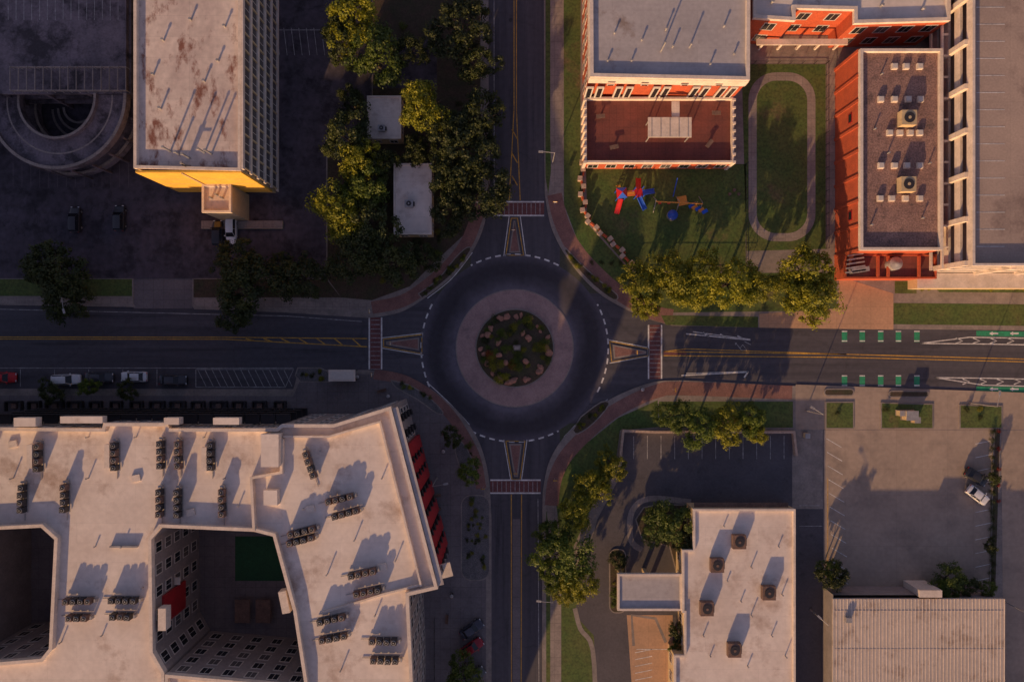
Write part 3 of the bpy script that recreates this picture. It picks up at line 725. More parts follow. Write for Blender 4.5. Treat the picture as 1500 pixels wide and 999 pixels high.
for x,y,a in ((900,215,.2),(1040,210,.9),(880,170,.1),(1050,165,0)):
    X,Y=P(x,y,ht);b.box(X,Y,4.4,1.5,.7,.07,'rust',a);b.box(X,Y,4.05,.1,.5,.65,'dark',a)
b.build('terrace_canopy',e)
b=MB()
for x in (872,915,970,1028,1068):
    X=P(x,0,9)[0]
    for o in (-0.85,0.85):
        b.box(X+o,ysm-0.2,7.0,1.2,0.22,4.6,'frame'); b.box(X+o,ysm-0.34,7.0,0.7,0.08,3.9,'glass')
for x in (893,942,1000,1050):
    X=P(x,0,9)[0]; b.box(X,ysm-.16,10.2,1.2,.1,.5,'frame');b.box(X,ysm-.23,10.2,.9,.06,.3,'glass')
b.build('tall_windows',e)

e,p=building('school_link_wing',[(1106,-700),(1104,26),(1165,30),(1165,12),(1252,14),(1252,34),(1392,30),(1400,-700)],9.5,'redbrick','roofw',par='parapet',ph=0.6,pw=0.5,win=dict(z0=0.5,z1=8.8,floors=2,sp=3.6,ww=1.8,wh=2.2))
for x,y in ((1130,5),(1290,10),(1350,15)): vent(e,x,y,8.9,0.2,0.7)
b=MB()
for i in range(5):
    X,Y=P(1120+i*28,62,3); b.box(X,Y,1.7,0.35,0.35,3.4,'parapet')
X,Y=P(1175,62,3.6); b.box(X,Y,3.55,15.5,1.0,0.25,'parapet'); b.build('entrance_colonnade')
hb=9
e,p=building('brick_gym_building',[(1261,72),(1381,72),(1381,366),(1261,366)],hb,'redbrick','roofgravel',par='parapet',ph=0.7,pw=0.4)
b=MB()
for x,y in ((1310,98),(1327,98),(1347,98),(1290,146),(1310,146),(1330,146),(1348,146),(1303,195),(1318,195),(1333,195),(1347,195),(1290,243),(1310,243),(1328,243),(1347,243),(1289,291),(1306,291),(1326,291),(1347,291)):
    X,Y=P(x,y,hb-.5); b.box(X,Y,hb-0.5,0.95,0.95,0.5,'parapet'); b.box(X,Y,hb-0.2,0.75,0.75,0.1,'frame')
b.build('skylights',e)
hvac(e,1324,177,hb-.7,2.4,2.4,1.4,k='cream',fan=True);hvac(e,1323,273,hb-.7,2.4,2.4,1.4,k='cream',fan=True)
for x,y in ((1290,110),(1360,240),(1275,330),(1350,320),(1300,225),(1280,190)): vent(e,x,y,hb-.7,0.12,0.6)
b=MB();xw=min(q[0] for q in p);y0=min(q[1] for q in p);y1=max(q[1] for q in p)
for i in range(9):
    y=y0+(y1-y0)*i/8; b.box(xw-0.1,y,hb/2-0.3,0.16,0.5,hb-0.7,'redbrick')
for i in (1,5):
    y=y0+(y1-y0)*(i+.5)/8; b.box(xw-0.03,y,5.6,0.1,1.6,1.2,'redpanel'); b.box(xw-0.06,y,5.6,0.1,1.3,0.9,'glass')
b.build('pilasters',e)
b=MB(); ya=y0-0.12
X0=P(1238,0,4)[0];X1=P(1372,0,4)[0];Yb=P(0,408,4)[1]
an2=[(X0,Yb),(X1,Yb),(X1,ya),(X0,ya)]
b.prism(an2,0,3.9,'redbrick'); b.sheet(offset(an2,-.25),3.6,'deckred');b.ring(offset(an2,0.04),offset(an2,-.25),3.5,4,'redbrick')
for x in (1285,1300,1345): X=P(x,0,4)[0]; b.box(X,(Yb+ya)/2,4.2,0.35,ya-Yb-0.6,0.5,'redbrick')
X,Y=P(1312,386,5); b.cyl(X,Y,3.6,5.2,1.1,1.1,'metal',18); b.cyl(X,Y,5.2,5.6,1.1,0.2,'metal',18)
X,Y=P(1255,385,5)
for i in range(5): b.box(X,Y-1.4+i*0.7,4.6,3.4-i*0.2,0.25,0.3,'metal',0.15)
X,Y=P(1262,395,5); b.box(X,Y,4.2,3,0.8,1.1,'metal',0.15)
b.build('service_annex',e)

# right parking garage
hr=12;e=empty('parking_deck',*P(1480,150,hr))
gp=ccw(PP([(1421,-700),(2100,-700),(2100,389),(1421,389)],hr))
b=MB(); b.prism(gp,hr-0.4,hr-0.02,'garage','garage',True); b.build('roof_deck',e)
b=MB()
for z in (3,6,9): b.prism(offset(gp,-0.3),z-0.4,z,'garage','garage',True)
b.build('floor_slabs',e)
b=MB();gx=min(q[0] for q in gp);gy=min(q[1] for q in gp)
for z in (3,6,9,12): b.ring(offset(gp,0.15),offset(gp,-0.25),z-0.6,z+0.85,'parapet')
b.build('spandrels',e)
b=MB()
yy=gy
while yy<90: b.box(gx-0.35,yy+0.4,hr/2,0.8,0.8,hr-0.3,'parapet'); yy+=7
xx=gx+7
while xx<125: b.box(xx,gy-0.35,hr/2,0.8,0.5,hr-0.3,'parapet'); xx+=7
for z in (4.5,7.5): b.box(gx-1.6,(gy+90)/2,z,0.35,90-gy,0.35,'parapet')
yy=gy+0.5
while yy<90: b.box(gx-1.2,yy+3,7.5-0.01,1.2,0.3,0.3,'parapet'); yy+=3.5
b.build('columns',e)
b=MB()
for i in range(22):
    y=gy+3+i*2.7
    for x in (gx+1.0,gx+12): b.line([(x,y),(x+4.5,y)],0.1,hr+0.004,'white')
    b.line([(gx+18,y),(gx+22,y)],0.1,hr+0.004,'white')
b.build('bay_markings',e)
b=MB(); b.box(gx+14,gy-1.6,1.5,34,2.6,3,'cream',0,top='parapet'); b.build('ground_arcade',e)

# ---------------------------------------------------------------- hotel (SE)
hh_=5.0
e,p=building('hotel_building',[(1016,746),(1165,746),(1165,1500),(988,1500),(988,960),(1003,960),(1003,897),(1000,897),(1000,806),(1016,806)],hh_,'cream','roofw',par='parapet',ph=0.5,pw=0.3,win=dict(z0=0.3,z1=4.4,floors=1,sp=3.0,ww=1.3,wh=1.6))
for x,y in ((1080,791),(1048,825),(1123,865),(1033,888),(1073,948)): 
    hvac(e,x,y,hh_-.5,2.2,2.3,1.0,k='rust',fan=True)
for x,y in ((1060,770),(1100,830),(1085,880),(1140,800),(1130,930),(1040,960),(1100,900),(1150,960),(1065,850),(1030,930),(1145,870),(1095,975)): vent(e,x,y,hh_-.5,0.1,R.uniform(.3,.7))
b=MB()
hc=4.6;cp=PP([(905,841),(999,841),(999,894),(905,894)],hc)
b.prism(cp,hc-0.7,hc-0.02,'cream',None,True);b.sheet(offset(cp,-.3),hc-.35,'roofgrey');b.ring(offset(ccw(cp),0.05),offset(cp,-.3),hc-.7,hc,'parapet')
for x in (912,950,): 
    for y in (847,888): X,Y=P(x,y,hc); b.box(X,Y,2,0.6,0.6,3.8,'cream')
b.build('entrance_canopy',e)
b=MB(); b.box(P(1090,0,hh_)[0],P(0,739,3)[1],3.5,16,0.9,0.2,'rust'); b.build('north_awning',e)
# warehouse
hw=4.5
e=empty('warehouse',*P(1345,940,hw))
wp=ccw(PP([(1222,872),(1345,872),(1345,866),(1378,866),(1378,880),(1467,880),(1467,1500),(1222,1500)],hw))
b=MB(); b.prism(wp,0,hw-.25,'greywall',None); b.build('walls',e)
b=MB();xa=min(q[0] for q in wp)-.3;xb=max(q[0] for q in wp)+.3;yt=P(0,876,hw)[1];yb=-110
b.face([(xa,yb,hw+0.02),(xb,yb,hw+0.02),(xb,yt,hw+0.3),(xa,yt,hw+0.3)],'seam')
b.face([(xa,yt,hw+0.3),(xb,yt,hw+0.3),(xb,yt,hw-0.2),(xa,yt,hw-0.2)],'seam')
b.face([(xa,yb,hw),(xa,yt,hw+0.3),(xa,yt,hw-0.2),(xa,yb,hw-0.2)],'seam')
nse=48
for i in range(nse+1):
    x=xa+(xb-xa)*i/nse
    b.face([(x-0.04,yb,hw+0.08),(x+0.04,yb,hw+0.08),(x+0.04,yt,hw+0.38),(x-0.04,yt,hw+0.38)],'parapet')
    for s_ in (-.04,.04): b.face([(x+s_,yb,hw),(x+s_,yt,hw+0.28),(x+s_,yt,hw+0.38),(x+s_,yb,hw+0.08)],'parapet')
b.build('seam_roof',e)
b=MB();yy=P(0,893,hw)[1]
for k_ in range(2): b.box((xa+xb)/2,yy-k_*6.5,hw+0.31-k_*.04,xb-xa-.5,0.1,0.06,'seam')
X,Y=P(1361,868,hw); b.box(X,Y,hw/2+.2,3.8,1.2,hw+.6,'parapet'); X,Y=P(1240,905,hw);b.box(X,Y,hw+0.7,1.0,0.8,0.6,'metal')
b.build('roof_trim',e)

def wallobj(name,pts,h,w,k='stone',z0=0.13):
    b=MB(); pw=[Vector(q) for q in PP(pts)]
    for i in range(len(pw)-1):
        a,c=pw[i],pw[i+1];d=c-a;m=(a+c)/2
        b.box(m.x,m.y,z0+h/2-0.003*i,d.length+w*(1 if i%2==0 else -1)*0.98,w,h,k,math.atan2(d.y,d.x))
    return b.build(name)
wallobj('low_stone_wall',[(905,690),(912,630),(960,632),(1160,632),(1164,668)],0.9,0.4)
wallobj('low_stone_wall',[(866,740),(905,690)],0.8,0.4)
pts=sm([(853,238),(851,262),(852,285),(855,308),(864,325),(880,342),(900,358),(915,375),(926,394)],2)
for i,(x,y) in enumerate(pts):
    x+=R.uniform(-1.5,1.5)+(3 if i%2 else -2)
    X,Y=P(x,y,1); b=MB(); a=(0 if i<7 else 0.75)+R.uniform(-.15,.15)
    b.box(X,Y,0.7,0.65,0.65,1.2,'stone',a); b.box(X,Y,1.37,0.8,0.8,0.14,'stone',a)
    if i<len(pts)-1:
        X2,Y2=P(*pts[i+1],1);d=Vector((X2-X,Y2-Y));b.box((X+X2)/2+0.25,(Y+Y2)/2+.1,0.6,max(.3,d.length-0.8),0.3,0.9,'redbrick',math.atan2(d.y,d.x))
    b.build('stone_pillar')
def fence(name,pts,h=1.5,step=2.0,k='dark'):
    b=MB(); pw=[Vector(q) for q in PP(pts)]
    for i in range(len(pw)-1):
        a,c=pw[i],pw[i+1];d=c-a;L=d.length;n=max(1,int(L/step));m=(a+c)/2;an=math.atan2(d.y,d.x)
        for z in (0.35,h-.1): b.box(m.x,m.y,z+.1,L,0.04,0.05,k,an)
        for j in range(n+1): q=a+d*(j/n); b.box(q.x,q.y,0.13+h/2,0.07,0.07,h,k)
    b.build(name)
fence('metal_fence',[(1092,241),(1092,398),(926,398)]);fence('metal_fence',[(1209,95),(1209,365)]);fence('metal_fence',[(1086,95),(1209,95)])
fence('metal_fence',[(637,905),(637,1060)],1.2)
b=MB();X,Y=P(501,550,2.5);b.box(X,Y,2.55,4.6,2.0,0.14,'parapet');b.box(X,Y,2.66,4.0,1.5,0.08,'frame')
for sx in (-2.1,2.1):
    for sy_ in (-.85,.85): b.box(X+sx,Y+sy_,1.3,0.1,0.1,2.4,'dark')
b.box(X,Y-.85,1.3,4.1,0.04,1.8,'glass');b.box(X,Y-.3,0.6,3,0.45,0.08,'rust');b.box(X,Y-.3,0.35,2.6,0.1,0.4,'dark');b.build('bus_shelter')

def lamp(x,y,ang=0,h=7,arm=2.0):
    X,Y=P(x,y); b=MB(); b.cyl(X,Y,0.1,0.5,0.22,0.2,'concrete',10); b.cyl(X,Y,0.5,h,0.1,0.06,'metal',8)
    ca,sa=math.cos(ang),math.sin(ang)
    b.tube((X,Y,h-.1),(X+ca*arm,Y+sa*arm,h+.25),0.05,0.04,'metal')
    b.box(X+ca*(arm+.3),Y+sa*(arm+.3),h+.25,0.8,0.32,0.14,'metal',ang)
    b.box(X+ca*(arm+.3),Y+sa*(arm+.3),h+.165,0.6,0.24,0.03,'frame',ang)
    b.build('street_lamp',origin=(X,Y,0))
for x,y,a in ((1180,601,2.6),(1187,892,2.4),(1470,880,0.8),(128,440,-1.3),(640,700,0.2),(809,240,3.1),(1420,590,1.5),(806,860,3.0)): lamp(x,y,a)
def sign(x,y,ang,k='yellow'):
    X,Y=P(x,y);b=MB();b.cyl(X,Y,0.1,2.6,0.04,0.04,'metal',6);b.box(X,Y,2.3,0.7,0.04,0.7,k,ang);b.box(X+.03*math.sin(ang),Y-.03*math.cos(ang),2.3,0.5,0.03,0.5,'white',ang);b.build('traffic_sign')
for x,y,a in ((545,457,1.6),(812,300,0),(708,712,0),(958,460,1.6),(985,570,1.6),(752,340,0),(930,516,1.6),(755,690,0),(575,503,1.6),(700,300,0),(812,700,0),(548,548,1.6)): sign(x,y,a,'yellow')
for x,y in ((640,770),(640,800),(650,660),(662,870),(940,570),(525,552),(570,580)):
    X,Y=P(x,y);b=MB();b.cyl(X,Y,.13,.95,.28,.32,'dark',10);b.cyl(X,Y,.95,1.05,.34,.2,'metal',10);b.build('litter_bin')
for x,y,a in ((640,745,.1),(655,905,1.5),(560,572,.3),(640,725,.1)):
    X,Y=P(x,y);b=MB();b.box(X,Y,.55,1.6,.5,.08,'rust',a);b.box(X+.24*math.sin(a),Y+.24*math.cos(a),.85,1.6,.06,.5,'rust',a)
    for s_ in (-.6,.6): b.box(X+s_*math.cos(a),Y+s_*math.sin(a),.32,.08,.4,.38,'dark',a)
    b.build('park_bench')
for x,y,w,d_,h in ((1332,608,2.0,1.6,1.5),(1320,605,1.1,.9,1.2),(1342,615,1.0,1.0,1.0),(1182,638,.8,.8,.9)):
    X,Y=P(x,y,1);b=MB();b.box(X,Y,.35,w*1.15,d_*1.15,.2,'concrete');b.box(X,Y,.45+h/2,w,d_,h,'cream');b.box(X,Y,.48+h,w*1.04,d_*1.04,.08,'metal');b.box(X,Y-d_/2-.02,.45+h/2,w*.8,.04,h*.8,'rust');b.build('utility_cabinet')
for x,y in ((748,30),(740,480),(690,560),(810,610),(752,268),(700,545),(860,470)):
    X,Y=P(x,y)
    b=MB(); b.cyl(X,Y,0.012,0.026,0.35,0.35,'dark',16); b.build('manhole_cover')

# ---------------------------------------------------------------- playground
def play(x,y,ang):
    X,Y=P(x,y);b=MB();ca,sa=math.cos(ang),math.sin(ang)
    def T(u,v): return X+ca*u-sa*v,Y+sa*u+ca*v
    for u0 in (-1.6,1.6):
        for u,v in ((-.7,-.7),(.7,-.7),(.7,.7),(-.7,.7)):
            a_,c_=T(u0+u,v);b.cyl(a_,c_,.13,3.0,.09,.09,'blue',8)
        a_,c_=T(u0,0);b.box(a_,c_,1.4,1.4,1.4,.1,'red' if u0>0 else 'dark',ang)
    q=[T(-2.5,-.9),T(-.7,-.9),T(-.7,.9),T(-2.5,.9)];t=(*T(-1.6,0),3.8)
    for i in range(4): b.face([(*q[i],3.0),(*q[(i+1)%4],3.0),t],'red' if i%2 else 'blue')
    a_,c_=T(0,0);b.box(a_,c_,1.45,1.8,.7,.08,'orange',ang)
    for v in (-.38,.38): 
        p1=T(-.9,v);p2=T(.9,v);b.tube((*p1,2.2),(*p2,2.2),.06,.06,'red')
    def slide(u0,v0,u1,v1,k):
        p1=Vector(T(u0,v0));p2=Vector(T(u1,v1));d=(p2-p1).normalized();n=Vector((-d.y,d.x));w=.35
        b.face([(*(p1+n*w),1.45),(*(p1-n*w),1.45),(*(p2-n*w),.35),(*(p2+n*w),.35)],k)
        for s_ in (-1,1): b.tube((*(p1+n*.37*s_),1.6),(*(p2+n*.37*s_),.5),.09,.09,k)
    slide(2.3,0,4.6,0.3,'blue');slide(-1.6,-.7,-2.4,-3.0,'red');slide(1.6,.7,2.0,2.8,'red');slide(1.6,-.7,2.6,-2.8,'blue')
    for i in range(5):
        a1=T(-1.2,.7+i*.3);a2=T(-2.0,.7+i*.3);b.tube((*a1,1.3-i*.25),(*a2,1.3-i*.25),.05,.05,'orange')
    b.build('playground_structure',origin=(X,Y,0))
play(920,287,0.1)
def play2(x,y):
    X,Y=P(x,y);b=MB()
    b.tube((X-4.0,Y,2.6),(X+4.0,Y-.4,2.6),.12,.12,'orange')
    for sx in (-4.0,0,4.0):
        for s_ in (-1,1): b.tube((X+sx,Y-.05*sx,2.6),(X+sx,Y+s_*1.4,.13),.08,.08,'metal')
    for sx in (-3,-1.4,1.4,3):
        for d_ in (-.2,.2): b.tube((X+sx+d_,Y,2.6),(X+sx+d_,Y+.1,.8),.03,.03,'metal',4)
        b.box(X+sx,Y+.1,.78,.5,.3,.06,'red')
    b.cyl(X-.8,Y-2.0,.13,1.1,.9,.9,'metal',14);b.cyl(X-.8,Y-2.0,1.1,2.0,.9,.1,'blue',14)
    b.tube((X-.5,Y+1.4,.13),(X-.4,Y+4.0,2.8),.09,.09,'blue')
    for i in range(5): b.box(X+2.5+i*.5,Y-.4-i*.3,.9+i*.3,1,.6,.2,'orange' if i%2 else 'blue',.5)
    b.box(X+.8,Y+.4,1.4,1.6,1.6,.1,'orange',.2);
    b.build('playground_swing_set',origin=(X,Y,0))
play2(990,300)
b=MB();X,Y=P(1075,285)
for i in range(3): b.cyl(X+(i-1)*.8,Y+(i%2)*.7,.14,.5,.3,.25,'rust',8)
b.build('stepping_logs')
# ---------------------------------------------------------------- cars
carpaint={}
def car(x,y,ang,col,L=4.6,z=0.13,suv=False):
    key='carpaint_%02d'%len(carpaint)
    if col not in carpaint:
        M[key]=simple(key,col,0.35,0.2,0.6); carpaint[col]=key
    k=carpaint[col]; b=MB(); f=L/4.6; W=0.92
    top=0.1 if suv else 0
    st=[(-2.3,.72,.45,.75),(-2.24,.84,.3,.92+top),(-1.9,.9,.22,1.0+top),(-1.2,W,.2,1.02+top),(0,W,.2,1.0+top),(.95,W,.2,.98+top),(1.6,.89,.22,.9),(2.05,.84,.28,.8),(2.26,.72,.32,.68),(2.32,.6,.42,.58)]
    secs=[]
    for X,w,zb,zt in st:
        X*=f
        secs.append([(X,-w*.9,zb),(X,-w,zb+.12),(X,-w,zt-.22),(X,-w*.9,zt-.06),(X,-w*.6,zt),(X,0,zt+.02),(X,w*.6,zt),(X,w*.9,zt-.06),(X,w,zt-.22),(X,w,zb+.12),(X,w*.9,zb)])
    for i in range(len(secs)-1):
        for j in range(10): b.face([secs[i][j],secs[i][j+1],secs[i+1][j+1],secs[i+1][j]],k,True)
        b.face([secs[i][10],secs[i][0],secs[i+1][0],secs[i+1][10]],'black')
    b.face(secs[0],k);b.face(secs[-1][::-1],k)
    rb=-2.15 if suv else -1.75; rt=-1.95 if suv else -1.15
    zt=1.48+(.22 if suv else 0);zb=.97+top
    B=[(rb*f,-.8,zb),(1.05*f,-.8,zb),(1.05*f,.8,zb),(rb*f,.8,zb)]
    T=[(rt*f,-.6,zt),(.35*f,-.6,zt),(.35*f,.6,zt),(rt*f,.6,zt)]
    for i in range(4): j=(i+1)%4; b.face([B[i],B[j],T[j],T[i]],'glass')
    m=(rt+.35)/2*f; l=(.35-rt)*f
    for i in range(4):
        xs0=m-l/2-.04+(l+.08)*i/4; xs1=m-l/2-.04+(l+.08)*(i+1)/4
        for j in range(4):
            y0=-.64+1.28*j/4;y1=-.64+1.28*(j+1)/4
            zz=lambda xx,yy: zt+.06-.05*(yy/.64)**2-.04*((xx-m)/(l/2))**2
            b.face([(xs0,y0,zz(xs0,y0)),(xs1,y0,zz(xs1,y0)),(xs1,y1,zz(xs1,y1)),(xs0,y1,zz(xs0,y1))],k,True)
    for i in range(4):
        p1=Vector(B[i]);p2=Vector(T[i]);b.tube(p1,p2,.045,.04,k,5)
    for s_ in (-1,1):
        b.tube((-.3*f,s_*.8,zb),(-.3*f,s_*.61,zt),.035,.035,k,4)
        b.box(.85*f,s_*1.0,1.02+top,.18,.2,.13,k)
        b.box(2.22*f,s_*.6,.66,.12,.3,.12,'head');b.box(-2.27*f,s_*.62,.8,.08,.3,.15,'tail')
        for wx in (-1.4,1.42):
            n=14
            for q0,q1,r,kk in ((.72,.94,.33,'black'),(.93,.955,.2,'metal')):
                A=[(wx*f+r*math.cos(2*math.pi*i/n),s_*q0,.33+r*math.sin(2*math.pi*i/n)) for i in range(n)]
                C=[(p_[0],s_*q1,p_[2]) for p_ in A]
                for i in range(n): j=(i+1)%n; b.face([A[i],A[j],C[j],C[i]],kk)
                b.face(C,kk)
    X,Y=P(x,y,.8)
    ob=b.build('parked_suv' if suv else 'parked_car'); ob.location=(X,Y,z); ob.rotation_euler=(0,0,ang)
car(97,556,0.03,(.7,.7,.7),4.9,.01,True);car(145,553,0,(.06,.06,.07),4.8,.01);car(196,552,math.pi,(.7,.7,.7),4.6,.01);car(253,557,0,(.05,.05,.06),4.7,.01);car(4,553,0,(.55,.015,.02),4.6,.01)
car(175,320,V,(.04,.04,.045),4.5,.14,True);car(110,322,V,(.035,.03,.035),4.5,.14,True);car(319,342,V,(.02,.02,.028),4.5,.14,True);car(339,339,-V,(.8,.78,.76),4.5,.14,True)
car(1430,698,-.55,(.03,.03,.035),4.2,.15);car(1432,725,-.65,(.78,.76,.74),4.2,.15)
car(691,921,.6,(.05,.05,.07),4.4,.14);car(691,948,.6,(.32,.01,.02),4.4,.14)
car(694,990,.6,(.08,.08,.08),4.4,.14)

# ---------------------------------------------------------------- trees
def treemesh(name,seed,leaf,nclump=80,per=70,spread=1.0,trunk=True,ls=0.36):
    r=random.Random(seed); b=MB()
    if trunk:
        b.tube((0,0,0),(0.1,0.05,2.6),.26,.2,'bark',8)
        for i in range(7):
            a=i*2*math.pi/7+r.uniform(-.3,.3);rr_=r.uniform(1.2,2.0)
            m=(0.1+rr_*math.cos(a)*.6,0.05+rr_*math.sin(a)*.6,r.uniform(3.6,4.6))
            t=(rr_*1.7*math.cos(a),rr_*1.7*math.sin(a),r.uniform(5,6.6))
            b.tube((0.1,0.05,2.3+.05*i),m,.13,.08,'bark',6);b.tube(m,t,.08,.03,'bark',5)
            b.tube(m,(m[0]*1.8-m[1]*.6,m[1]*1.8+m[0]*.6,m[2]+1.4),.05,.02,'bark',4)
    tint=[0.0]*len(b.f)
    ph=[r.uniform(0,6.28) for _ in range(4)]
    cl=[]
    for i in range(nclump):
        a=r.uniform(0,2*math.pi);u=r.uniform(-0.35,1.0) if trunk else r.uniform(0,1)
        lob=1+.2*math.sin(2*a+ph[0])+.17*math.sin(3*a+ph[1])+.13*math.sin(5*a+ph[2])
        rad=r.uniform(.4,1.0)**.55
        h_=math.sqrt(max(0,1-u*u))
        x=3.6*lob*rad*h_*math.cos(a)*spread;y=3.6*lob*rad*h_*math.sin(a)*spread
        z=(4.8+3.0*u*rad*(1+.15*math.sin(a*2+ph[3]))) if trunk else 0.2+1.5*u*rad
        cl.append((x,y,z,r.uniform(.5,1.05),r.random()))
    i_=b.mi(leaf)
    for x,y,z,cr,tn in cl:
        zs=.7 if trunk else .6
        for j in range(per):
            d=Vector((r.gauss(0,1),r.gauss(0,1),r.gauss(0,1)));d.normalize();d*=cr*r.uniform(.35,1.1)
            c=Vector((x+d.x,y+d.y,max(.1,z+d.z*zs)))
            n=(d.normalized()+Vector((r.uniform(-1,1),r.uniform(-1,1),r.uniform(-.4,1.4)))*.8).normalized()
            u=n.orthogonal().normalized();ang=r.uniform(0,6.28);w=n.cross(u)
            u2=u*math.cos(ang)+w*math.sin(ang);w2=n.cross(u2);s=ls*r.uniform(.6,1.25)
            bb=len(b.v)
            b.v.extend([tuple(c-u2*s*.5),tuple(c+w2*s*.32),tuple(c+u2*s*.5),tuple(c-w2*s*.32)])
            b.f.append((bb,bb+1,bb+2,bb+3));b.fm.append(i_);b.sm.append(False)
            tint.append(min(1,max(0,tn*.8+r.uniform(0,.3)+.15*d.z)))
    me=bpy.data.meshes.new(name);me.from_pydata(b.v,[],b.f)
    for k in b.m: me.materials.append(M[k])
    me.polygons.foreach_set('material_index',b.fm)
    at=me.attributes.new('tint','FLOAT','FACE');at.data.foreach_set('value',tint)
    me.update();return me
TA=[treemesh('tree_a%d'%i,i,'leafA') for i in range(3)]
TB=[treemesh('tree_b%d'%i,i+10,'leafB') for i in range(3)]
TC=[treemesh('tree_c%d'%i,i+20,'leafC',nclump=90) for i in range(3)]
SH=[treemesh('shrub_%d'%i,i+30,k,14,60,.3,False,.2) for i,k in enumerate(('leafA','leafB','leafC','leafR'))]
def tree(x,y,r,kind,h=None,name='shade_tree'):
    rm=r*S; sc=rm/3.9*.97; hh=h or max(3.5,min(10.5,rm*1.9)); zs=hh/8.0
    X,Y=P(x,y,hh*.62); me=R.choice(kind)
    o=bpy.data.objects.new(name,me);bpy.context.collection.objects.link(o)
    o.location=(X,Y,.12);o.rotation_euler=(0,0,R.uniform(0,6.28));o.scale=(sc*R.uniform(.92,1.08),sc*R.uniform(.92,1.08),zs)
for x,y,r,k,h in ((512,25,44,TB,10),(548,80,44,TA,9),(672,42,50,TC,8.5),(700,95,30,TC,8),(618,160,34,TB,11),(645,185,32,TC,9),(700,178,42,TC,8.5),(680,225,50,TC,8.5),(710,285,44,TC,8.5),(660,262,34,TC,8),(512,205,44,TC,9),(530,238,34,TB,9.5),(535,270,38,TA,9),(500,310,40,TB,8.6),(535,330,42,TC,8.5),(520,375,40,TC,8),(575,385,38,TC,8),(556,240,26,TC,8),(610,222,22,TC,6.5),(662,310,32,TC,8),(625,378,22,TC,5),(500,60,28,TC,9),(515,150,24,TC,7),(600,75,26,TC,7),
  (85,400,48,TC,8),(100,440,34,TC,7),(60,395,28,TC,6.5),(362,418,46,TC,8),(350,385,36,TC,8),(345,460,28,TC,6),(440,408,38,TC,7.5),(420,395,26,TC,6)):
    tree(x,y,r,k,h,'oak_tree')
for x,y,r,h in ((938,420,36,7.5),(978,402,38,8),(1005,425,30,7.5),(1030,408,38,8),(1072,415,38,8),(1112,420,30,7),(1180,395,38,8.5),(1188,440,40,8.5),(1165,425,26,7),(945,448,20,6)):
    tree(x,y,r,TB,h,'elm_tree')
for x,y,r,h in ((988,608,28,5.5),(1025,626,30,5.5),(1065,622,30,5.5),(1100,612,24,5.5),(1108,632,18,4.5),(895,680,26,6),(870,712,28,6.5),(845,748,26,6.5),(812,778,26,6.5),(828,812,42,8),(848,850,30,7),(808,840,24,6),(830,868,22,5)):
    tree(x,y,r,TA+TB,h,'elm_tree')
for x,y,r,h in ((990,765,34,5),(962,770,26,4),(1003,790,22,4.5),(905,820,14,3),(905,870,12,3),(993,925,15,3.5),(992,950,14,3),(1220,845,22,5),(1215,832,16,4),(1390,850,26,4.5),(1372,862,18,3.5),(1415,858,18,3.5),(1445,862,14,3),(662,640,17,4.5),(688,692,20,5),(680,985,26,6),(75,575,20,4),(130,568,15,4),(186,572,16,4),(1455,700,10,3),(1450,800,11,3)):
    tree(x,y,r,TA+TC,h,'ornamental_tree')
def shrub(x,y,r,v=None,z=.13):
    X,Y=P(x,y,1);o=bpy.data.objects.new('shrub',SH[v if v is not None else R.choice((0,1,2))]);bpy.context.collection.objects.link(o)
    s=r*S/1.8;o.location=(X,Y,z);o.rotation_euler=(0,0,R.uniform(0,6.28));o.scale=(s,s,s*.8)
for i in range(64):
    a=R.uniform(0,2*math.pi);rr_=52*math.sqrt(R.random())
    shrub(754+rr_*math.cos(a),510+rr_*math.sin(a),R.uniform(5,11),R.choice((0,0,1,1,2,3 if R.random()<.5 else 0)),.25+.9*(1-(rr_/56)**2))
def boulder(x,y,r,z=.13):
    me=bpy.data.meshes.new('boulder')
    bm=bmesh.new();bmesh.ops.create_icosphere(bm,subdivisions=2,radius=1)
    sd=R.uniform(0,50)
    for v in bm.verts:
        n_=mnoise.noise(v.co*1.3+Vector((sd,sd,0)));v.co*=(1+.5*n_);v.co.z*=.6
        v.co.x=round(v.co.x*3.2)/3.2*.5+v.co.x*.5
    bm.to_mesh(me);bm.free();me.materials.append(M['boulder'])
    o=bpy.data.objects.new('boulder',me);bpy.context.collection.objects.link(o);X,Y=P(x,y,.5)
    o.location=(X,Y,z+r*S*.2);o.scale=(r*S,r*S*R.uniform(.6,.9),r*S);o.rotation_euler=(0,0,R.uniform(0,6.28))
for i in range(24):
    a=i*2*math.pi/24+R.uniform(-.12,.12);rr_=R.uniform(43,51)
    boulder(754+rr_*math.cos(a),510+rr_*math.sin(a),R.uniform(3.5,6.5),.5)
for i in range(10): a=R.uniform(0,6.28);boulder(754+25*math.cos(a),510+25*math.sin(a),R.uniform(3,5),1.1)
b=MB();X,Y=P(757,510);b.box(X,Y,1.25,1.3,1.1,.25,'concrete');b.box(X,Y,1.75,.8,.5,.9,'stone');b.box(X,Y,2.25,.9,.6,.12,'concrete');b.build('monument_plinth')
for cx_,cy_,w,h_,n in ((697,787,15,55,26),(455,549,14,7,9),(612,574,25,10,8),(682,670,8,22,8),(865,402,32,28,18),(866,612,20,16,12),(650,402,30,28,16),(905,850,7,40,12),(970,765,25,18,14)):
    for i in range(n):
        t=R.uniform(-1,1)
        if cx_ in(865,): x=cx_+t*w;y=cy_+t*h_*.95+R.uniform(-4,4)
        elif cx_ in (866,650): x=cx_+t*w;y=cy_-t*h_*.95+R.uniform(-4,4)
        elif cx_==612: x=cx_+t*w;y=cy_+t*h_+R.uniform(-3,3)
        else: x=cx_+t*w;y=cy_+R.uniform(-1,1)*h_
        shrub(x,y,R.uniform(3,6),R.choice((0,1,2)),.18)
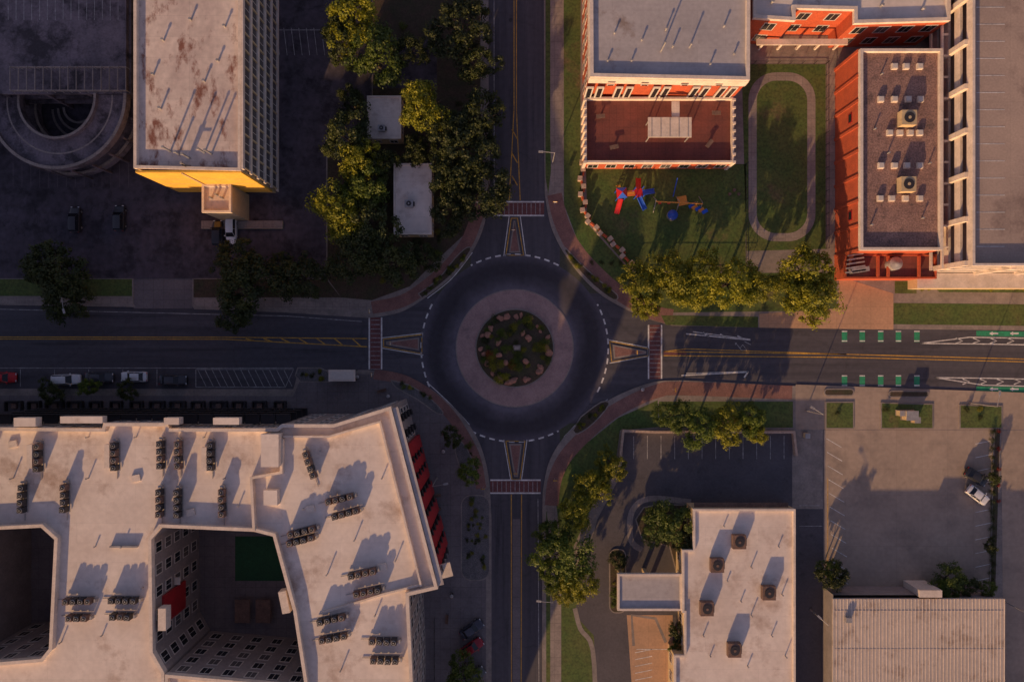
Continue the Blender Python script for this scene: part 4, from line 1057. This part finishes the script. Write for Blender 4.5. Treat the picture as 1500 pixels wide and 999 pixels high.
for y in range(632,860,13): shrub(1457,y,R.uniform(5,8),2,.28)
for y in (632,658,688,712,735): shrub(1467,y,R.uniform(4,5.5),3,.15)
for i in range(16): shrub(1355+i*10,422+R.uniform(-2,2),R.uniform(3.5,5),None,.15)
for i in range(14): shrub(868+i*14,408 if i>3 else 380+R.uniform(0,10),5,2,.15)
for x in range(1212,1222,9):
    for y in range(880,1000,11): shrub(x,y,R.uniform(4,6),2,.15)
for x,y in ((1420,600),(1440,598),(1440,612),(1300,600),(1230,606),(610,380),(630,365),(560,410),(640,340)): shrub(x,y,R.uniform(5,8),None,.25)
for i in range(40):
    x=R.uniform(485,700);shrub(x,R.uniform(20,400),R.uniform(6,12),R.choice((0,2,2)),.13)

# ---------------------------------------------------------------- light, sky, camera
el=math.radians(14);az=math.atan2(-0.37,-0.93)
sd=Vector((math.sin(az)*math.cos(el),math.cos(az)*math.cos(el),math.sin(el)))
su=bpy.data.lights.new('sun','SUN');su.energy=5.0;su.angle=math.radians(.6);su.color=(1,.62,.29)
so=bpy.data.objects.new('sun',su);bpy.context.collection.objects.link(so);so.location=(0,0,200);so.rotation_euler=(-sd).to_track_quat('-Z','Y').to_euler()
w=bpy.data.worlds.new('World');bpy.context.scene.world=w;w.use_nodes=True
nt=w.node_tree;bg=nt.nodes['Background'];sk=nt.nodes.new('ShaderNodeTexSky');sk.sky_type='NISHITA';sk.sun_disc=False;sk.sun_elevation=el;sk.sun_rotation=az
mu=nt.nodes.new('ShaderNodeVectorMath');mu.operation='MULTIPLY';mu.inputs[1].default_value=(1.1,.8,.88)
nt.links.new(sk.outputs[0],mu.inputs[0]);nt.links.new(mu.outputs['Vector'],bg.inputs['Color']);bg.inputs['Strength'].default_value=.13
cam=bpy.data.cameras.new('camera');co=bpy.data.objects.new('camera',cam);bpy.context.collection.objects.link(co)
cam.sensor_width=36;cam.lens=24;cam.clip_end=6000;cam.clip_start=1;co.location=(0,0,CAMH);co.rotation_euler=(0,0,0)
bpy.context.scene.camera=co
sc=bpy.context.scene;sc.view_settings.view_transform='Standard';sc.view_settings.look='None';sc.view_settings.exposure=0
